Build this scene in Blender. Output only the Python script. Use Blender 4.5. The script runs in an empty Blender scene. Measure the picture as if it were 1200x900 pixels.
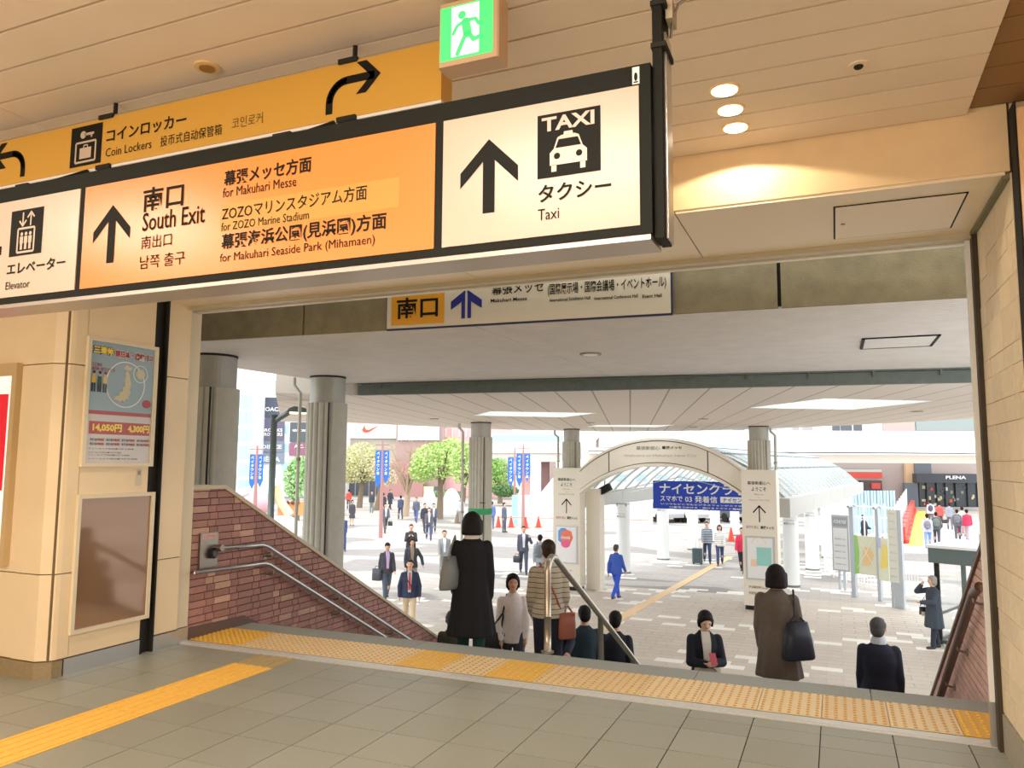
import bpy, bmesh, math, random
from mathutils import Vector, Matrix
random.seed(7)
SC = bpy.context.scene
COL = SC.collection
R = math.radians

# ------------------------------------------------------------------ camera
F_PX, YAW, PITCH, ROLL = 901.9, 0.39681, 0.100998, 0.00589
CAM = Vector((0, 0, 1.6))
_f = Vector((-math.sin(YAW) * math.cos(PITCH), math.cos(YAW) * math.cos(PITCH), math.sin(PITCH)))
_r0 = Vector((math.cos(YAW), math.sin(YAW), 0))
_u0 = _r0.cross(_f)
_r = math.cos(ROLL) * _r0 + math.sin(ROLL) * _u0
_u = -math.sin(ROLL) * _r0 + math.cos(ROLL) * _u0
cd = bpy.data.cameras.new('camera'); cam = bpy.data.objects.new('camera', cd); COL.objects.link(cam)
cd.sensor_fit = 'HORIZONTAL'; cd.sensor_width = 36.0; cd.lens = 36.0 * F_PX / 1200.0
cd.clip_start = 0.05; cd.clip_end = 600
cam.matrix_world = Matrix(((_r.x, _u.x, -_f.x, CAM.x), (_r.y, _u.y, -_f.y, CAM.y), (_r.z, _u.z, -_f.z, CAM.z), (0, 0, 0, 1)))
SC.camera = cam
SC.view_settings.view_transform = 'Standard'; SC.view_settings.look = 'None'
SC.view_settings.gamma = 1.0; SC.view_settings.use_curve_mapping = False
SC.view_settings.exposure = 0.0

# ------------------------------------------------------------------ sky and lamps
W = bpy.data.worlds.new('overcast_sky'); SC.world = W; W.use_nodes = True
W.node_tree.nodes['Background'].inputs[0].default_value = (0.93, 0.97, 1.0, 1)
W.node_tree.nodes['Background'].inputs[1].default_value = 2.65

def lamp(name, kind, loc, energy, color, rot=(0, 0, 0), **k):
    d = bpy.data.lights.new(name, kind); d.energy = energy; d.color = color
    for a, b in k.items(): setattr(d, a, b)
    o = bpy.data.objects.new(name, d); o.location = loc; o.rotation_euler = rot; COL.objects.link(o); return o
lamp('hazy_sun', 'SUN', (0, 0, 20), 0.9, (1, 0.97, 0.92), (R(38), R(-14), 0), angle=R(14))
WARM = (1.0, 0.87, 0.75)
# fluorescent ceiling fittings of the concourse, then an added fill light behind the camera
for i, (x, y) in enumerate(((-4.5, 0.2), (-1.2, 0.2), (-4.5, -2.6), (-1.2, -2.6), (2.4, -1.2))):
    lamp('concourse_lamp', 'AREA', (x, y, 3.26), 82, WARM, shape='RECTANGLE', size=1.2, size_y=0.25)
lamp('added_fill_light', 'AREA', (-2.5, -5.2, 1.7), 250, (1.0, 0.86, 0.73), (R(106), 0, 0), shape='RECTANGLE', size=8.0, size_y=2.4)  # unseen panel added to brighten the ceiling, header and signs
for y, sz, e in ((3.50, 95, 50), (3.715, 95, 50), (3.93, 148, 26)):
    lamp('downlight_beam', 'SPOT', (-0.415, y, 3.295), e, (1, 0.86, 0.64), spot_size=R(sz), spot_blend=0.6 if sz < 100 else 0.08, shadow_soft_size=0.03)
for y in (3.6, 3.8):
    lamp('downlight_beam', 'SPOT', (-4.2, y, 3.30), 45, (1, 0.8, 0.56), spot_size=R(100), spot_blend=0.6, shadow_soft_size=0.05)

# ------------------------------------------------------------------ survey helpers: where a sight line meets a distance or a height
def sight(px, py):
    return _f + (px - 600) / F_PX * _r - (py - 450) / F_PX * _u
def on_z(px, py, z):
    d = sight(px, py); return CAM + d * ((z - CAM.z) / d.z)
def far(px, py, D):
    d = sight(px, py); fh = Vector((-math.sin(YAW), math.cos(YAW), 0))
    return CAM + d * (D / d.dot(fh))
FARM = Matrix.Rotation(YAW, 4, 'Z')            # frame of the far buildings: x to the right, y away
def farl(px, py, D):
    return FARM.inverted() @ far(px, py, D)

# ------------------------------------------------------------------ materials
def lin(c):
    return tuple(((v / 255) / 12.92 if v / 255 <= 0.04045 else ((v / 255 + 0.055) / 1.055) ** 2.4) for v in c)
_m = {}
def M(name, rgb=(200, 200, 200), rough=0.6, metal=0.0, noise=0.0, nscale=6.0, bump=0.0, bscale=60.0, vary=0.0, emit=0.0, coat=0.0, island=False, alpha=1.0, spec=None):
    if name in _m: return _m[name]
    m = bpy.data.materials.new(name); m.use_nodes = True; nt = m.node_tree; N = nt.nodes; L = nt.links
    b = N['Principled BSDF']; c = lin(rgb)
    b.inputs['Base Color'].default_value = (*c, 1); b.inputs['Roughness'].default_value = rough; b.inputs['Metallic'].default_value = metal
    if coat: b.inputs['Coat Weight'].default_value = coat; b.inputs['Coat Roughness'].default_value = 0.08
    if alpha < 1: b.inputs['Alpha'].default_value = alpha
    if spec is not None: b.inputs['Specular IOR Level'].default_value = spec
    if emit:
        b.inputs['Emission Color'].default_value = (*c, 1); b.inputs['Emission Strength'].default_value = emit
    src = None
    if noise or vary:
        val = None
        if noise:
            tc = N.new('ShaderNodeTexCoord'); n = N.new('ShaderNodeTexNoise'); n.inputs['Scale'].default_value = nscale; n.inputs['Detail'].default_value = 6
            geo = N.new('ShaderNodeNewGeometry'); L.new(geo.outputs['Position'], n.inputs['Vector'])
            mr = N.new('ShaderNodeMapRange'); mr.inputs['From Min'].default_value = 0.3; mr.inputs['From Max'].default_value = 0.7
            mr.inputs['To Min'].default_value = 1 - noise; mr.inputs['To Max'].default_value = 1 + noise
            L.new(n.outputs['Fac'], mr.inputs['Value']); val = mr.outputs['Result']
        if vary:
            mr2 = N.new('ShaderNodeMapRange'); mr2.inputs['To Min'].default_value = 1 - vary; mr2.inputs['To Max'].default_value = 1 + vary
            if island: g = N.new('ShaderNodeNewGeometry'); L.new(g.outputs['Random Per Island'], mr2.inputs['Value'])
            else: g = N.new('ShaderNodeObjectInfo'); L.new(g.outputs['Random'], mr2.inputs['Value'])
            if val:
                mu = N.new('ShaderNodeMath'); mu.operation = 'MULTIPLY'; L.new(val, mu.inputs[0]); L.new(mr2.outputs['Result'], mu.inputs[1]); val = mu.outputs[0]
            else: val = mr2.outputs['Result']
        mx = N.new('ShaderNodeVectorMath'); mx.operation = 'SCALE'; mx.inputs[0].default_value = c
        L.new(val, mx.inputs['Scale']); L.new(mx.outputs['Vector'], b.inputs['Base Color'])
    if bump:
        geo = N.new('ShaderNodeNewGeometry'); n = N.new('ShaderNodeTexNoise'); n.inputs['Scale'].default_value = bscale; n.inputs['Detail'].default_value = 4
        L.new(geo.outputs['Position'], n.inputs['Vector'])
        bp = N.new('ShaderNodeBump'); bp.inputs['Strength'].default_value = bump; bp.inputs['Distance'].default_value = 0.01
        L.new(n.outputs['Fac'], bp.inputs['Height']); L.new(bp.outputs['Normal'], b.inputs['Normal'])
    _m[name] = m; return m
def stripes(name, c1, c2, period, frac, axis=2, rough=0.8):
    if name in _m: return _m[name]
    m = bpy.data.materials.new(name); m.use_nodes = True; N = m.node_tree.nodes; L = m.node_tree.links; b = N['Principled BSDF']; b.inputs['Roughness'].default_value = rough
    tc = N.new('ShaderNodeTexCoord'); sp = N.new('ShaderNodeSeparateXYZ'); L.new(tc.outputs['Object'], sp.inputs[0])
    d = N.new('ShaderNodeMath'); d.operation = 'DIVIDE'; d.inputs[1].default_value = period; L.new(sp.outputs[axis], d.inputs[0])
    fr = N.new('ShaderNodeMath'); fr.operation = 'FRACT'; L.new(d.outputs[0], fr.inputs[0])
    lt = N.new('ShaderNodeMath'); lt.operation = 'LESS_THAN'; lt.inputs[1].default_value = frac; L.new(fr.outputs[0], lt.inputs[0])
    mix = N.new('ShaderNodeMixRGB'); mix.inputs[1].default_value = (*lin(c1), 1); mix.inputs[2].default_value = (*lin(c2), 1)
    L.new(lt.outputs[0], mix.inputs[0]); L.new(mix.outputs[0], b.inputs['Base Color']); _m[name] = m; return m

# ------------------------------------------------------------------ objects
FRAME = {}                                      # world matrix of every root, so that parts can be written in world coordinates
def tag(o, label=None, cat=None, group=None, kind=None):
    if label: o['label'] = label
    if cat: o['category'] = cat
    if group: o['group'] = group
    if kind: o['kind'] = kind
    return o
def empty(name, loc=(0, 0, 0), rz=0.0, label=None, cat=None, group=None, kind=None, scale=1.0):
    o = bpy.data.objects.new(name, None); o.empty_display_size = 0.1; COL.objects.link(o)
    o.location = loc; o.rotation_euler = (0, 0, rz); o.scale = (scale,) * 3
    FRAME[o.name] = Matrix.Translation(Vector(loc)) @ Matrix.Rotation(rz, 4, 'Z') @ Matrix.Scale(scale, 4)
    return tag(o, label, cat, group, kind)
def link(name, me, parent=None, smooth=False):
    o = bpy.data.objects.new(name, me); COL.objects.link(o)
    if parent: o.parent = parent; FRAME[o.name] = FRAME.get(parent.name, Matrix.Identity(4))
    if smooth:
        for p in me.polygons: p.use_smooth = True
    return o

class MB:
    def __init__(s, T=None): s.v = []; s.f = []; s.mi = []; s.T = T; s.cur = 0
    def add(s, vs, fs):
        k = len(s.v); s.v += [Vector(v) for v in vs]; s.f += [[i + k for i in f] for f in fs]; s.mi += [s.cur] * len(fs); return s
    def box(s, x0, x1, y0, y1, z0, z1):
        if x0 > x1: x0, x1 = x1, x0
        if y0 > y1: y0, y1 = y1, y0
        if z0 > z1: z0, z1 = z1, z0
        return s.add([(x0, y0, z0), (x1, y0, z0), (x1, y1, z0), (x0, y1, z0), (x0, y0, z1), (x1, y0, z1), (x1, y1, z1), (x0, y1, z1)],
                     [(0, 3, 2, 1), (4, 5, 6, 7), (0, 1, 5, 4), (1, 2, 6, 5), (2, 3, 7, 6), (3, 0, 4, 7)])
    def bbox(s, x0, x1, y0, y1, z0, z1, b=0.01):      # box with chamfered vertical edges
        pts = [(x0 + b, y0), (x1 - b, y0), (x1, y0 + b), (x1, y1 - b), (x1 - b, y1), (x0 + b, y1), (x0, y1 - b), (x0, y0 + b)]
        return s.prism([(x, y, z0) for x, y in pts], (0, 0, z1 - z0))
    def prism(s, base, ext):
        n = len(base); e = Vector(ext); a = [Vector(p) for p in base]
        return s.add(a + [p + e for p in a], [tuple(range(n))[::-1], tuple(range(n, 2 * n))] + [(i, (i + 1) % n, n + (i + 1) % n, n + i) for i in range(n)])
    def cyl(s, c, r, z0, z1, n=20, r2=None):
        r2 = r if r2 is None else r2
        a = [(c[0] + r * math.cos(6.2832 * i / n), c[1] + r * math.sin(6.2832 * i / n), z0) for i in range(n)]
        b = [(c[0] + r2 * math.cos(6.2832 * i / n), c[1] + r2 * math.sin(6.2832 * i / n), z1) for i in range(n)]
        return s.add(a + b, [tuple(range(n))[::-1], tuple(range(n, 2 * n))] + [(i, (i + 1) % n, n + (i + 1) % n, n + i) for i in range(n)])
    def tube(s, path, r, n=8, r_end=None):
        P = [Vector(p) for p in path]; rings = []; up = None
        for i, p in enumerate(P):
            t = (P[min(i + 1, len(P) - 1)] - P[max(i - 1, 0)]).normalized()
            if up is None: up = Vector((0, 0, 1)) if abs(t.z) < 0.9 else Vector((1, 0, 0))
            x = t.cross(up).normalized(); y = x.cross(t).normalized(); up = y
            rr = r if r_end is None else r + (r_end - r) * i / (len(P) - 1)
            rings.append([p + rr * (math.cos(6.2832 * k / n) * x + math.sin(6.2832 * k / n) * y) for k in range(n)])
        vs = [v for q in rings for v in q]; fs = []
        for i in range(len(P) - 1):
            for k in range(n): fs.append((i * n + k, i * n + (k + 1) % n, (i + 1) * n + (k + 1) % n, (i + 1) * n + k))
        fs += [tuple(range(n)), tuple(range((len(P) - 1) * n, len(P) * n))[::-1]]
        return s.add(vs, fs)
    def ell(s, c, rx, ry, rz, nu=12, nv=8, rot=None):
        c = Vector(c); vs = []; fs = []
        for j in range(1, nv):
            a = math.pi * j / nv
            for i in range(nu):
                b = 6.2832 * i / nu; vs.append(Vector((rx * math.sin(a) * math.cos(b), ry * math.sin(a) * math.sin(b), rz * math.cos(a))))
        vs += [Vector((0, 0, rz)), Vector((0, 0, -rz))]; T, B = len(vs) - 2, len(vs) - 1
        for j in range(nv - 2):
            for i in range(nu): fs.append((j * nu + i, (j + 1) * nu + i, (j + 1) * nu + (i + 1) % nu, j * nu + (i + 1) % nu))
        for i in range(nu):
            fs.append((T, i, (i + 1) % nu)); fs.append((B, (nv - 2) * nu + (i + 1) % nu, (nv - 2) * nu + i))
        if rot: vs = [rot @ v for v in vs]
        return s.add([c + v for v in vs], fs)
    def cap(s, a, b, ra, rb, n=10):                    # tapered capsule
        a = Vector(a); b = Vector(b); t = (b - a); Lg = t.length
        t = t.normalized() if Lg > 1e-6 else Vector((0, 0, 1))
        h = Vector((0, 0, 1)) if abs(t.z) < 0.9 else Vector((1, 0, 0)); x = t.cross(h).normalized(); y = t.cross(x)
        st = [(-ra * math.cos(q), ra * math.sin(q)) for q in (0.5, 1.05)] + [(0, ra), (Lg, rb)] + [(Lg + rb * math.cos(q), rb * math.sin(q)) for q in (1.05, 0.5)]
        vs = [a + t * p + r_ * (math.cos(6.2832 * k / n) * x + math.sin(6.2832 * k / n) * y) for p, r_ in st for k in range(n)]
        vs += [a - t * ra, b + t * rb]; m_ = len(st); fs = []
        for i in range(m_ - 1):
            for k in range(n): fs.append((i * n + k, (i + 1) * n + k, (i + 1) * n + (k + 1) % n, i * n + (k + 1) % n))
        for k in range(n):
            fs.append((m_ * n, k, (k + 1) % n)); fs.append((m_ * n + 1, (m_ - 1) * n + (k + 1) % n, (m_ - 1) * n + k))
        return s.add(vs, fs)
    def loft(s, lv, n=28, folds=0, amp=0.0):           # closed stack of ellipses (cx, cy, z, rx, ry)
        vs = []; fs = []
        for j, (cx, cy, z, rx, ry) in enumerate(lv):
            q = amp * (1 - j / (len(lv) - 1)) if folds else 0
            for i in range(n):
                a = 6.2832 * i / n; k = 1 + q * math.sin(folds * a + 0.7)
                vs.append((cx + rx * k * math.cos(a), cy + ry * k * math.sin(a), z))
        for j in range(len(lv) - 1):
            for i in range(n): fs.append((j * n + i, j * n + (i + 1) % n, (j + 1) * n + (i + 1) % n, (j + 1) * n + i))
        fs += [tuple(range(n))[::-1], tuple(range((len(lv) - 1) * n, len(lv) * n))]
        return s.add(vs, fs)
    def mesh(s, name, mat, parent=None, local=False):
        T = Matrix.Identity(4)
        if parent is not None and not local: T = FRAME.get(parent.name, T).inverted()
        if s.T is not None: T = T @ s.T
        me = bpy.data.meshes.new(name); me.from_pydata([T @ v for v in s.v], [], s.f)
        mats = mat if isinstance(mat, (list, tuple)) else [mat]
        for m in mats: me.materials.append(m)
        if len(mats) > 1: me.polygons.foreach_set('material_index', s.mi)
        me.update(); return me
    def build(s, name, mat, parent=None, local=False, smooth=False):
        return link(name, s.mesh(name, mat, parent, local), parent, smooth)

class Flat:                                            # flat print on a surface: origin, right, up, towards the viewer
    def __init__(s, O, U, V, lift=0.002): s.O = Vector(O); s.U = Vector(U); s.V = Vector(V); s.N = s.U.cross(s.V); s.lift = lift; s.mb = MB()
    def P(s, u, v, h=0): return s.O + s.U * u + s.V * v + s.N * (s.lift + h)
    def poly(s, pts, h=0): s.mb.add([s.P(u, v, h) for u, v in pts], [tuple(range(len(pts)))]); return s
    def rect(s, u0, v0, u1, v1, h=0): return s.poly([(u0, v0), (u1, v0), (u1, v1), (u0, v1)], h)
    def disc(s, u, v, r, rv=None, h=0, n=20):
        rv = r if rv is None else rv; return s.poly([(u + r * math.cos(6.2832 * i / n), v + rv * math.sin(6.2832 * i / n)) for i in range(n)], h)
    def stroke(s, pts, w, h=0, round_=True):
        for (a, b), (c, d) in zip(pts, pts[1:]):
            L_ = math.hypot(c - a, d - b) or 1e-6; nx, ny = -(d - b) / L_ * w / 2, (c - a) / L_ * w / 2
            s.poly([(a - nx, b - ny), (c - nx, d - ny), (c + nx, d + ny), (a + nx, b + ny)], h)
        if round_:
            for a, b in pts: s.disc(a, b, w / 2, h=h + 0.0002, n=10)
        return s
    def ring(s, u, v, r, w, h=0, n=32, a0=0, a1=6.2832):
        for i in range(n):
            a, b = a0 + (a1 - a0) * i / n, a0 + (a1 - a0) * (i + 1) / n
            s.poly([(u + q * math.cos(t), v + q * math.sin(t)) for q, t in ((r - w / 2, a), (r + w / 2, a), (r + w / 2, b), (r - w / 2, b))], h)
        return s
    def up_arrow(s, cx, zt, zb, w, t, sw, h=0):
        return s.poly([(cx, zt), (cx - w, zt - w), (cx - w, zt - w - t), (cx - sw, zt - t - sw), (cx - sw, zb), (cx + sw, zb), (cx + sw, zt - t - sw), (cx + w, zt - w - t), (cx + w, zt - w)], h)
    def build(s, name, mat, parent): return s.mb.build(name, mat, parent)

_tc = {}
def text(fl, body, u0, v0, u1, v1, mat, parent, bold=0.0, name='lettering', h=0.001, shear=0.0):
    """writes body so that it fills the rectangle u0..u1, v0..v1 of the flat surface fl"""
    key = (body, bold)
    if key not in _tc:
        t = bpy.data.curves.new('lettering', 'FONT'); t.body = body; t.offset = bold; t.resolution_u = 2
        o = bpy.data.objects.new('lettering', t); me = bpy.data.meshes.new_from_object(o)
        _tc[key] = ([v.co.copy() for v in me.vertices], [tuple(p.vertices) for p in me.polygons])
        bpy.data.objects.remove(o); bpy.data.meshes.remove(me)
    vs, fs = _tc[key]
    if not vs: return None
    xa, xb = min(v.x for v in vs), max(v.x for v in vs); ya, yb = min(v.y for v in vs), max(v.y for v in vs)
    mb = MB(); mb.add([fl.P(u0 + (v.x - xa) / (xb - xa) * (u1 - u0) , v0 + (v.y - ya) / (yb - ya) * (v1 - v0), h) for v in vs], fs)
    return mb.build(name, mat, parent)

# ------------------------------------------------------------------ palette
BLACK = M('sign_black', (24, 25, 18), 0.6, spec=0.2)
INK = M('print_black', (22, 22, 16), 0.6, spec=0.2)
CREAM = M('sign_cream', (210, 190, 170), 0.28)
ORANGE = M('sign_orange', (228, 140, 66), 0.28)
YELLOW = M('sign_yellow', (220, 168, 68), 0.35)
OCHRE = M('sign_ochre', (206, 150, 66), 0.4)
WHITE = M('plain_white', (245, 243, 238), 0.5)
STEEL = M('brushed_steel', (200, 200, 198), 0.28, 0.9)
DSTEEL = M('worn_steel', (150, 140, 128), 0.35, 0.8)
PANEL = M('cream_wall_panel', (238, 216, 178), 0.42, noise=0.03, nscale=3)
CEIL = M('ceiling_slat', (248, 228, 204), 0.5, noise=0.03, nscale=2, vary=0.02)
CEILD = M('ceiling_slat_brown', (150, 112, 70), 0.6)
DARK = M('dark_gap', (30, 27, 22), 0.8)
MORTAR = M('dark_mortar', (70, 46, 40), 0.9)
SOFFIT = M('soffit_panel', (244, 226, 196), 0.4)
BEAM = M('weathered_concrete', (140, 128, 98), 0.85, noise=0.16, nscale=7, bump=0.4, bscale=90)
GREYCONC = M('column_concrete', (186, 182, 168), 0.75, noise=0.05, nscale=8, bump=0.2)
CANOPY = M('canopy_lining', (214, 204, 190), 0.7)
RIBBED = M('ribbed_lining', (222, 214, 204), 0.6, noise=0.05, nscale=4)
GLASS = M('pale_glass', (205, 226, 224), 0.08, alpha=0.35); BOOTHG = M('booth_glass', (205, 222, 222), 0.05, alpha=0.10)
BLUE = M('banner_blue', (30, 70, 190), 0.6)
SKIN = M('skin', (226, 176, 146), 0.5)
SKIN2 = M('skin_pale', (236, 194, 168), 0.5)

# ================================================================== STRUCTURE
def struct(o, label=None): o['kind'] = 'structure'; return o
# ---- upper floor
fl = empty('floor', (0, 0, 0), kind='structure')
MB().box(-12, 6, -6, 5.27, -0.3, -0.012).build('subfloor', M('grout', (54, 54, 48), 0.9), fl)
PX = 0.3935; X0 = -0.137
TILE = M('granite_floor_tile', (156, 157, 145), 0.40, noise=0.13, nscale=170, vary=0.06, bump=0.08, bscale=200)
rows = [(5.105, 5.262), (4.885, 5.105)] + [(4.885 - 0.394 * (k + 1), 4.885 - 0.394 * k) for k in range(8)]
tm = {}
for (ya, yb) in rows:
    for k in range(-14, 4):
        xa = X0 + PX * (k - 1); xb = xa + PX
        if k == -10: continue                     # the tactile guide line runs here
        if xa < -5.3 or (xb > 0.9):
            if xa < -6.5: continue
        if ya > 4.0 and xb < -5.3: continue
        w = yb - ya; key = round(w, 3)
        if key not in tm:
            tm[key] = MB().box(0.003, PX - 0.003, 0.003, w - 0.003, -0.012, 0).mesh('floor_tile', TILE)
        o = link('floor_tile', tm[key], fl); o.location = (xa, ya, 0)
MB().box(-12, 6, -6, rows[-1][0], -0.01, -0.001).build('floor_slab', TILE, fl)
for x0, x1 in ((-12, X0 + PX * -15), ):
    MB().box(x0, x1, rows[-1][0], 4.6, -0.01, -0.001).build('floor_slab', TILE, fl)
# tactile guide line
gl = empty('tactile_guide_line', (-4.27, 3.5, 0), label='yellow ribbed tactile guide line running up the grey floor towards the steps', cat='tactile paving')
GY = M('tactile_yellow', (255, 204, 96), 0.5, noise=0.05, nscale=30); GT = M('tactile_tan', (188, 166, 120), 0.5, noise=0.1, nscale=60)
yy = 5.262
xa = X0 + PX * -11
for i, w in enumerate((0.30, 0.394, 0.394, 0.394, 0.394, 0.394, 0.394, 0.394, 0.394)):
    ya = yy - w; mb = MB().box(xa + .003, xa + PX - .003, ya + .002, yy - .002, -0.012, 0.001)
    for q in range(5):
        xc = xa + PX * (q + 0.5) / 5; mb.box(xc - 0.013, xc + 0.013, ya + 0.01, yy - 0.01, 0.001, 0.008)
    mb.build('guide_tile', GT if i == 0 else GY, gl); yy = ya
# metal threshold
th = empty('door_threshold', (-2.3, 5.33, 0), kind='structure')
for a, b, z in ((5.270, 5.300, 0.004), (5.308, 5.352, 0.006), (5.360, 5.398, 0.004)):
    MB().box(-5.39, 0.82, a, b, -0.02, z).build('threshold_bar', M('threshold_steel', (226, 226, 222), 0.42, 0.35), th)
MB().box(-5.38, 0.82, 5.262, 5.43, -0.03, -0.003).build('threshold_bed', DARK, th)
# tactile warning strip
ts = empty('tactile_warning_strip', (-2.3, 5.7, 0), label='yellow dotted tactile paving strip along the top of the stairs', cat='tactile paving')
TB = [M('tactile_beige', (234, 206, 158), 0.5, noise=0.06, nscale=50), M('tactile_gold', (234, 184, 84), 0.45, noise=0.08, nscale=50), M('tactile_straw', (240, 216, 172), 0.5, noise=0.05, nscale=50)]
DOT = M('tactile_dot', (206, 160, 84), 0.5); DOTY = M('tactile_dot_gold', (240, 190, 60), 0.4)
def tact_mesh(d, mats, ny):
    mb = MB().box(0.002, PX - 0.002, 0.002, d - 0.002, -0.02, 0.001); mb.cur = 1
    for i in range(7):
        for j in range(ny): mb.cyl((PX * (i + 0.5) / 7, d * (j + 0.5) / ny), 0.0125, 0.001, 0.006, 8, 0.008)
    return mb.mesh('tactile_tile', mats)
tmm = {(d, c): tact_mesh(d, [TB[c], DOTY if c == 1 else DOT], ny) for d, ny in ((0.21, 4), (0.325, 6)) for c in range(3)}
k = -14
while X0 + PX * (k - 1) < 0.79:
    xa = X0 + PX * (k - 1) + 0.0
    c = 1 if k < -11 or k in (-7, -5, 3) else (0 if k in (-4, -3, 1) else 2)
    if xa + PX > -5.3:
        for ya, d in ((5.43, 0.21), (5.64, 0.325)):
            o = link('tactile_tile', tmm[(d, c)], ts); o.location = (xa - ts.location.x, ya - ts.location.y, 0)
    k += 1
# ---- stairs
RISE, TREAD, YN = 0.16333, 0.313, 6.24
PLZ = -2.45
STONE = M('stair_stone', (158, 162, 156), 0.7, noise=0.1, nscale=60, bump=0.2, bscale=120, vary=0.04)
st = empty('staircase', (-2.3, YN, 0), kind='structure')
sx = [-5.42, -4.63, -3.43, -2.23, -1.03, 0.172, 0.93]
for a, b in zip(sx, sx[1:]):
    MB().box(a + .003, b - .003, 5.972, YN, -0.06, 0.0).build('nosing_slab', STONE, st)
MB().box(-5.42, 0.93, 5.40, YN - 0.02, -0.35, -0.022).build('landing', STONE, st)
for k in range(1, 15):
    y0 = YN + TREAD * (k - 1)
    MB().box(-5.42, 0.93, y0 - 0.03, y0 + TREAD, -k * RISE - 0.20, -k * RISE).build('step', STONE, st)
def stair_z(y): return 0.0 if y < YN else max(PLZ, -RISE * (int((y - YN) / TREAD) + 1))

# ---- brickwork
BR = M('stair_brick', (168, 122, 112), 0.7, noise=0.08, nscale=30, vary=0.16, bump=0.3, bscale=90)
BRP = M('stair_brick_pale', (198, 158, 138), 0.7, noise=0.08, nscale=30, vary=0.1, bump=0.3, bscale=90)
BRJ = M('stair_brick_mass', (172, 126, 114), 0.7, noise=0.08, nscale=30, vary=0.16, bump=0.3, bscale=90, island=True)
def clip(poly, a, b, c):                              # keep a*y + b*z <= c
    out = []
    for i in range(len(poly)):
        p, q = poly[i], poly[(i + 1) % len(poly)]; dp, dq = a * p[0] + b * p[1] - c, a * q[0] + b * q[1] - c
        if dp <= 0: out.append(p)
        if (dp < 0 < dq) or (dq < 0 < dp): t = dp / (dp - dq); out.append((p[0] + t * (q[0] - p[0]), p[1] + t * (q[1] - p[1])))
    return out
SL = 0.5215
def brick_wall(name, X, sgn, side_out, cap_mat, ztop, ybend, first, massm=None):
    """X inner face, sgn +1 when the bricks face +x"""
    w = empty(name, (X, 5.4, 0), kind='structure'); out = X - sgn * 0.25
    yend = 10.95
    core = [(5.40, -0.3), (5.40, ztop), (ybend, ztop), (yend, ztop - SL * (yend - ybend)), (yend, PLZ), (10.5, PLZ), (6.1, -0.3)]
    MB().prism([(X - sgn * 0.012, y, z) for y, z in core], (-sgn * 0.23, 0, 0)).build('wall_core', MORTAR, w)
    # coping
    cp = [(5.40, ztop), (ybend, ztop), (yend + .03, ztop - SL * (yend + .03 - ybend)), (yend + .03, ztop + 0.035 - SL * (yend + .03 - ybend)), (ybend + 0.008, ztop + 0.035), (5.40, ztop + 0.035)]
    MB().prism([(X + sgn * 0.02, y, z) for y, z in cp], (-sgn * 0.28, 0, 0)).build('coping', cap_mat, w)
    bl = []; z = -2.45; row = 0; H = 0.066
    while z < ztop:
        y = 5.40 - (0.08 if row % 2 else 0.0); long_ = row % 2 == 0
        while y < yend:
            L_ = 0.212 if long_ else 0.104
            poly = [(y + .004, z + .004), (y + L_ - .004, z + .004), (y + L_ - .004, z + H - .004), (y + .004, z + H - .004)]
            full = list(poly)
            poly = clip(poly, -1, 0, -5.40); poly = clip(poly, 1, 0, yend) if poly else poly
            poly = clip(poly, 0, 1, ztop - .002) if poly else poly
            poly = clip(poly, SL, 1, ztop - .002 + SL * ybend) if poly else poly
            # under the stairs: hidden
            if poly: poly = clip(poly, -SL, -1, 0.30 - SL * 5.9) if poly else poly
            if poly and len(poly) >= 3 and max(p[0] for p in poly) - min(p[0] for p in poly) > 0.015:
                same = len(poly) == 4 and all(abs(p[0] - q[0]) + abs(p[1] - q[1]) < 1e-5 for p, q in zip(sorted(poly), sorted(full)))
                bl.append((y, z, L_, poly, same))
            y += L_; long_ = not long_
        z += H; row += 1
    bl.sort(key=lambda t: (t[0] - 0) ** 2 + (t[1] - 1.6) ** 2)
    sm = {}
    mass = MB()
    for i, (y, z, L_, poly, same) in enumerate(bl):
        if i < first:
            pale = random.random() < 0.12
            if same:
                key = (L_, pale)
                if key not in sm:
                    sm[key] = MB().prism([(0, a, b) for a, b in ((.004, .004), (L_ - .004, .004), (L_ - .004, H - .004), (.004, H - .004))], (-sgn * 0.02, 0, 0)).mesh('brick', BRP if pale else BR)
                o = link('brick', sm[key], w); o.location = (sgn * random.uniform(0, 0.002), y - 5.4, z)
            else:
                MB().prism([(X, a, b) for a, b in poly], (-sgn * 0.02, 0, 0)).build('brick', BRP if pale else BR, w)
        else: mass.prism([(X, a, b) for a, b in poly], (-sgn * 0.02, 0, 0))
    mass.build('bricks', massm or BRJ, w)['kind'] = 'stuff'
    return w
wl = brick_wall('wall_stair_left', -5.42, 1, -1, M('coping_beige', (206, 192, 166), 0.6), 1.33, 5.80, 300)
MB().prism([(-5.395, 5.40, -0.01), (-5.395, 5.40, 0.10), (-5.395, 6.13, 0.085), (-5.395, 6.42, -0.06), (-5.395, 6.40, -0.1)], (-0.06, 0, 0)).build('skirting', M('dark_skirting', (98, 76, 66), 0.5), wl)
wr = brick_wall('wall_stair_right', 0.93, -1, 1, M('coping_brown', (104, 78, 62), 0.5), 1.17, 6.02, 0, M('stair_brick_lightened', (236, 190, 172), 0.7, noise=0.08, nscale=30, vary=0.1, island=True))  # right bricks lightened in colour to make up for the shade there

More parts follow.
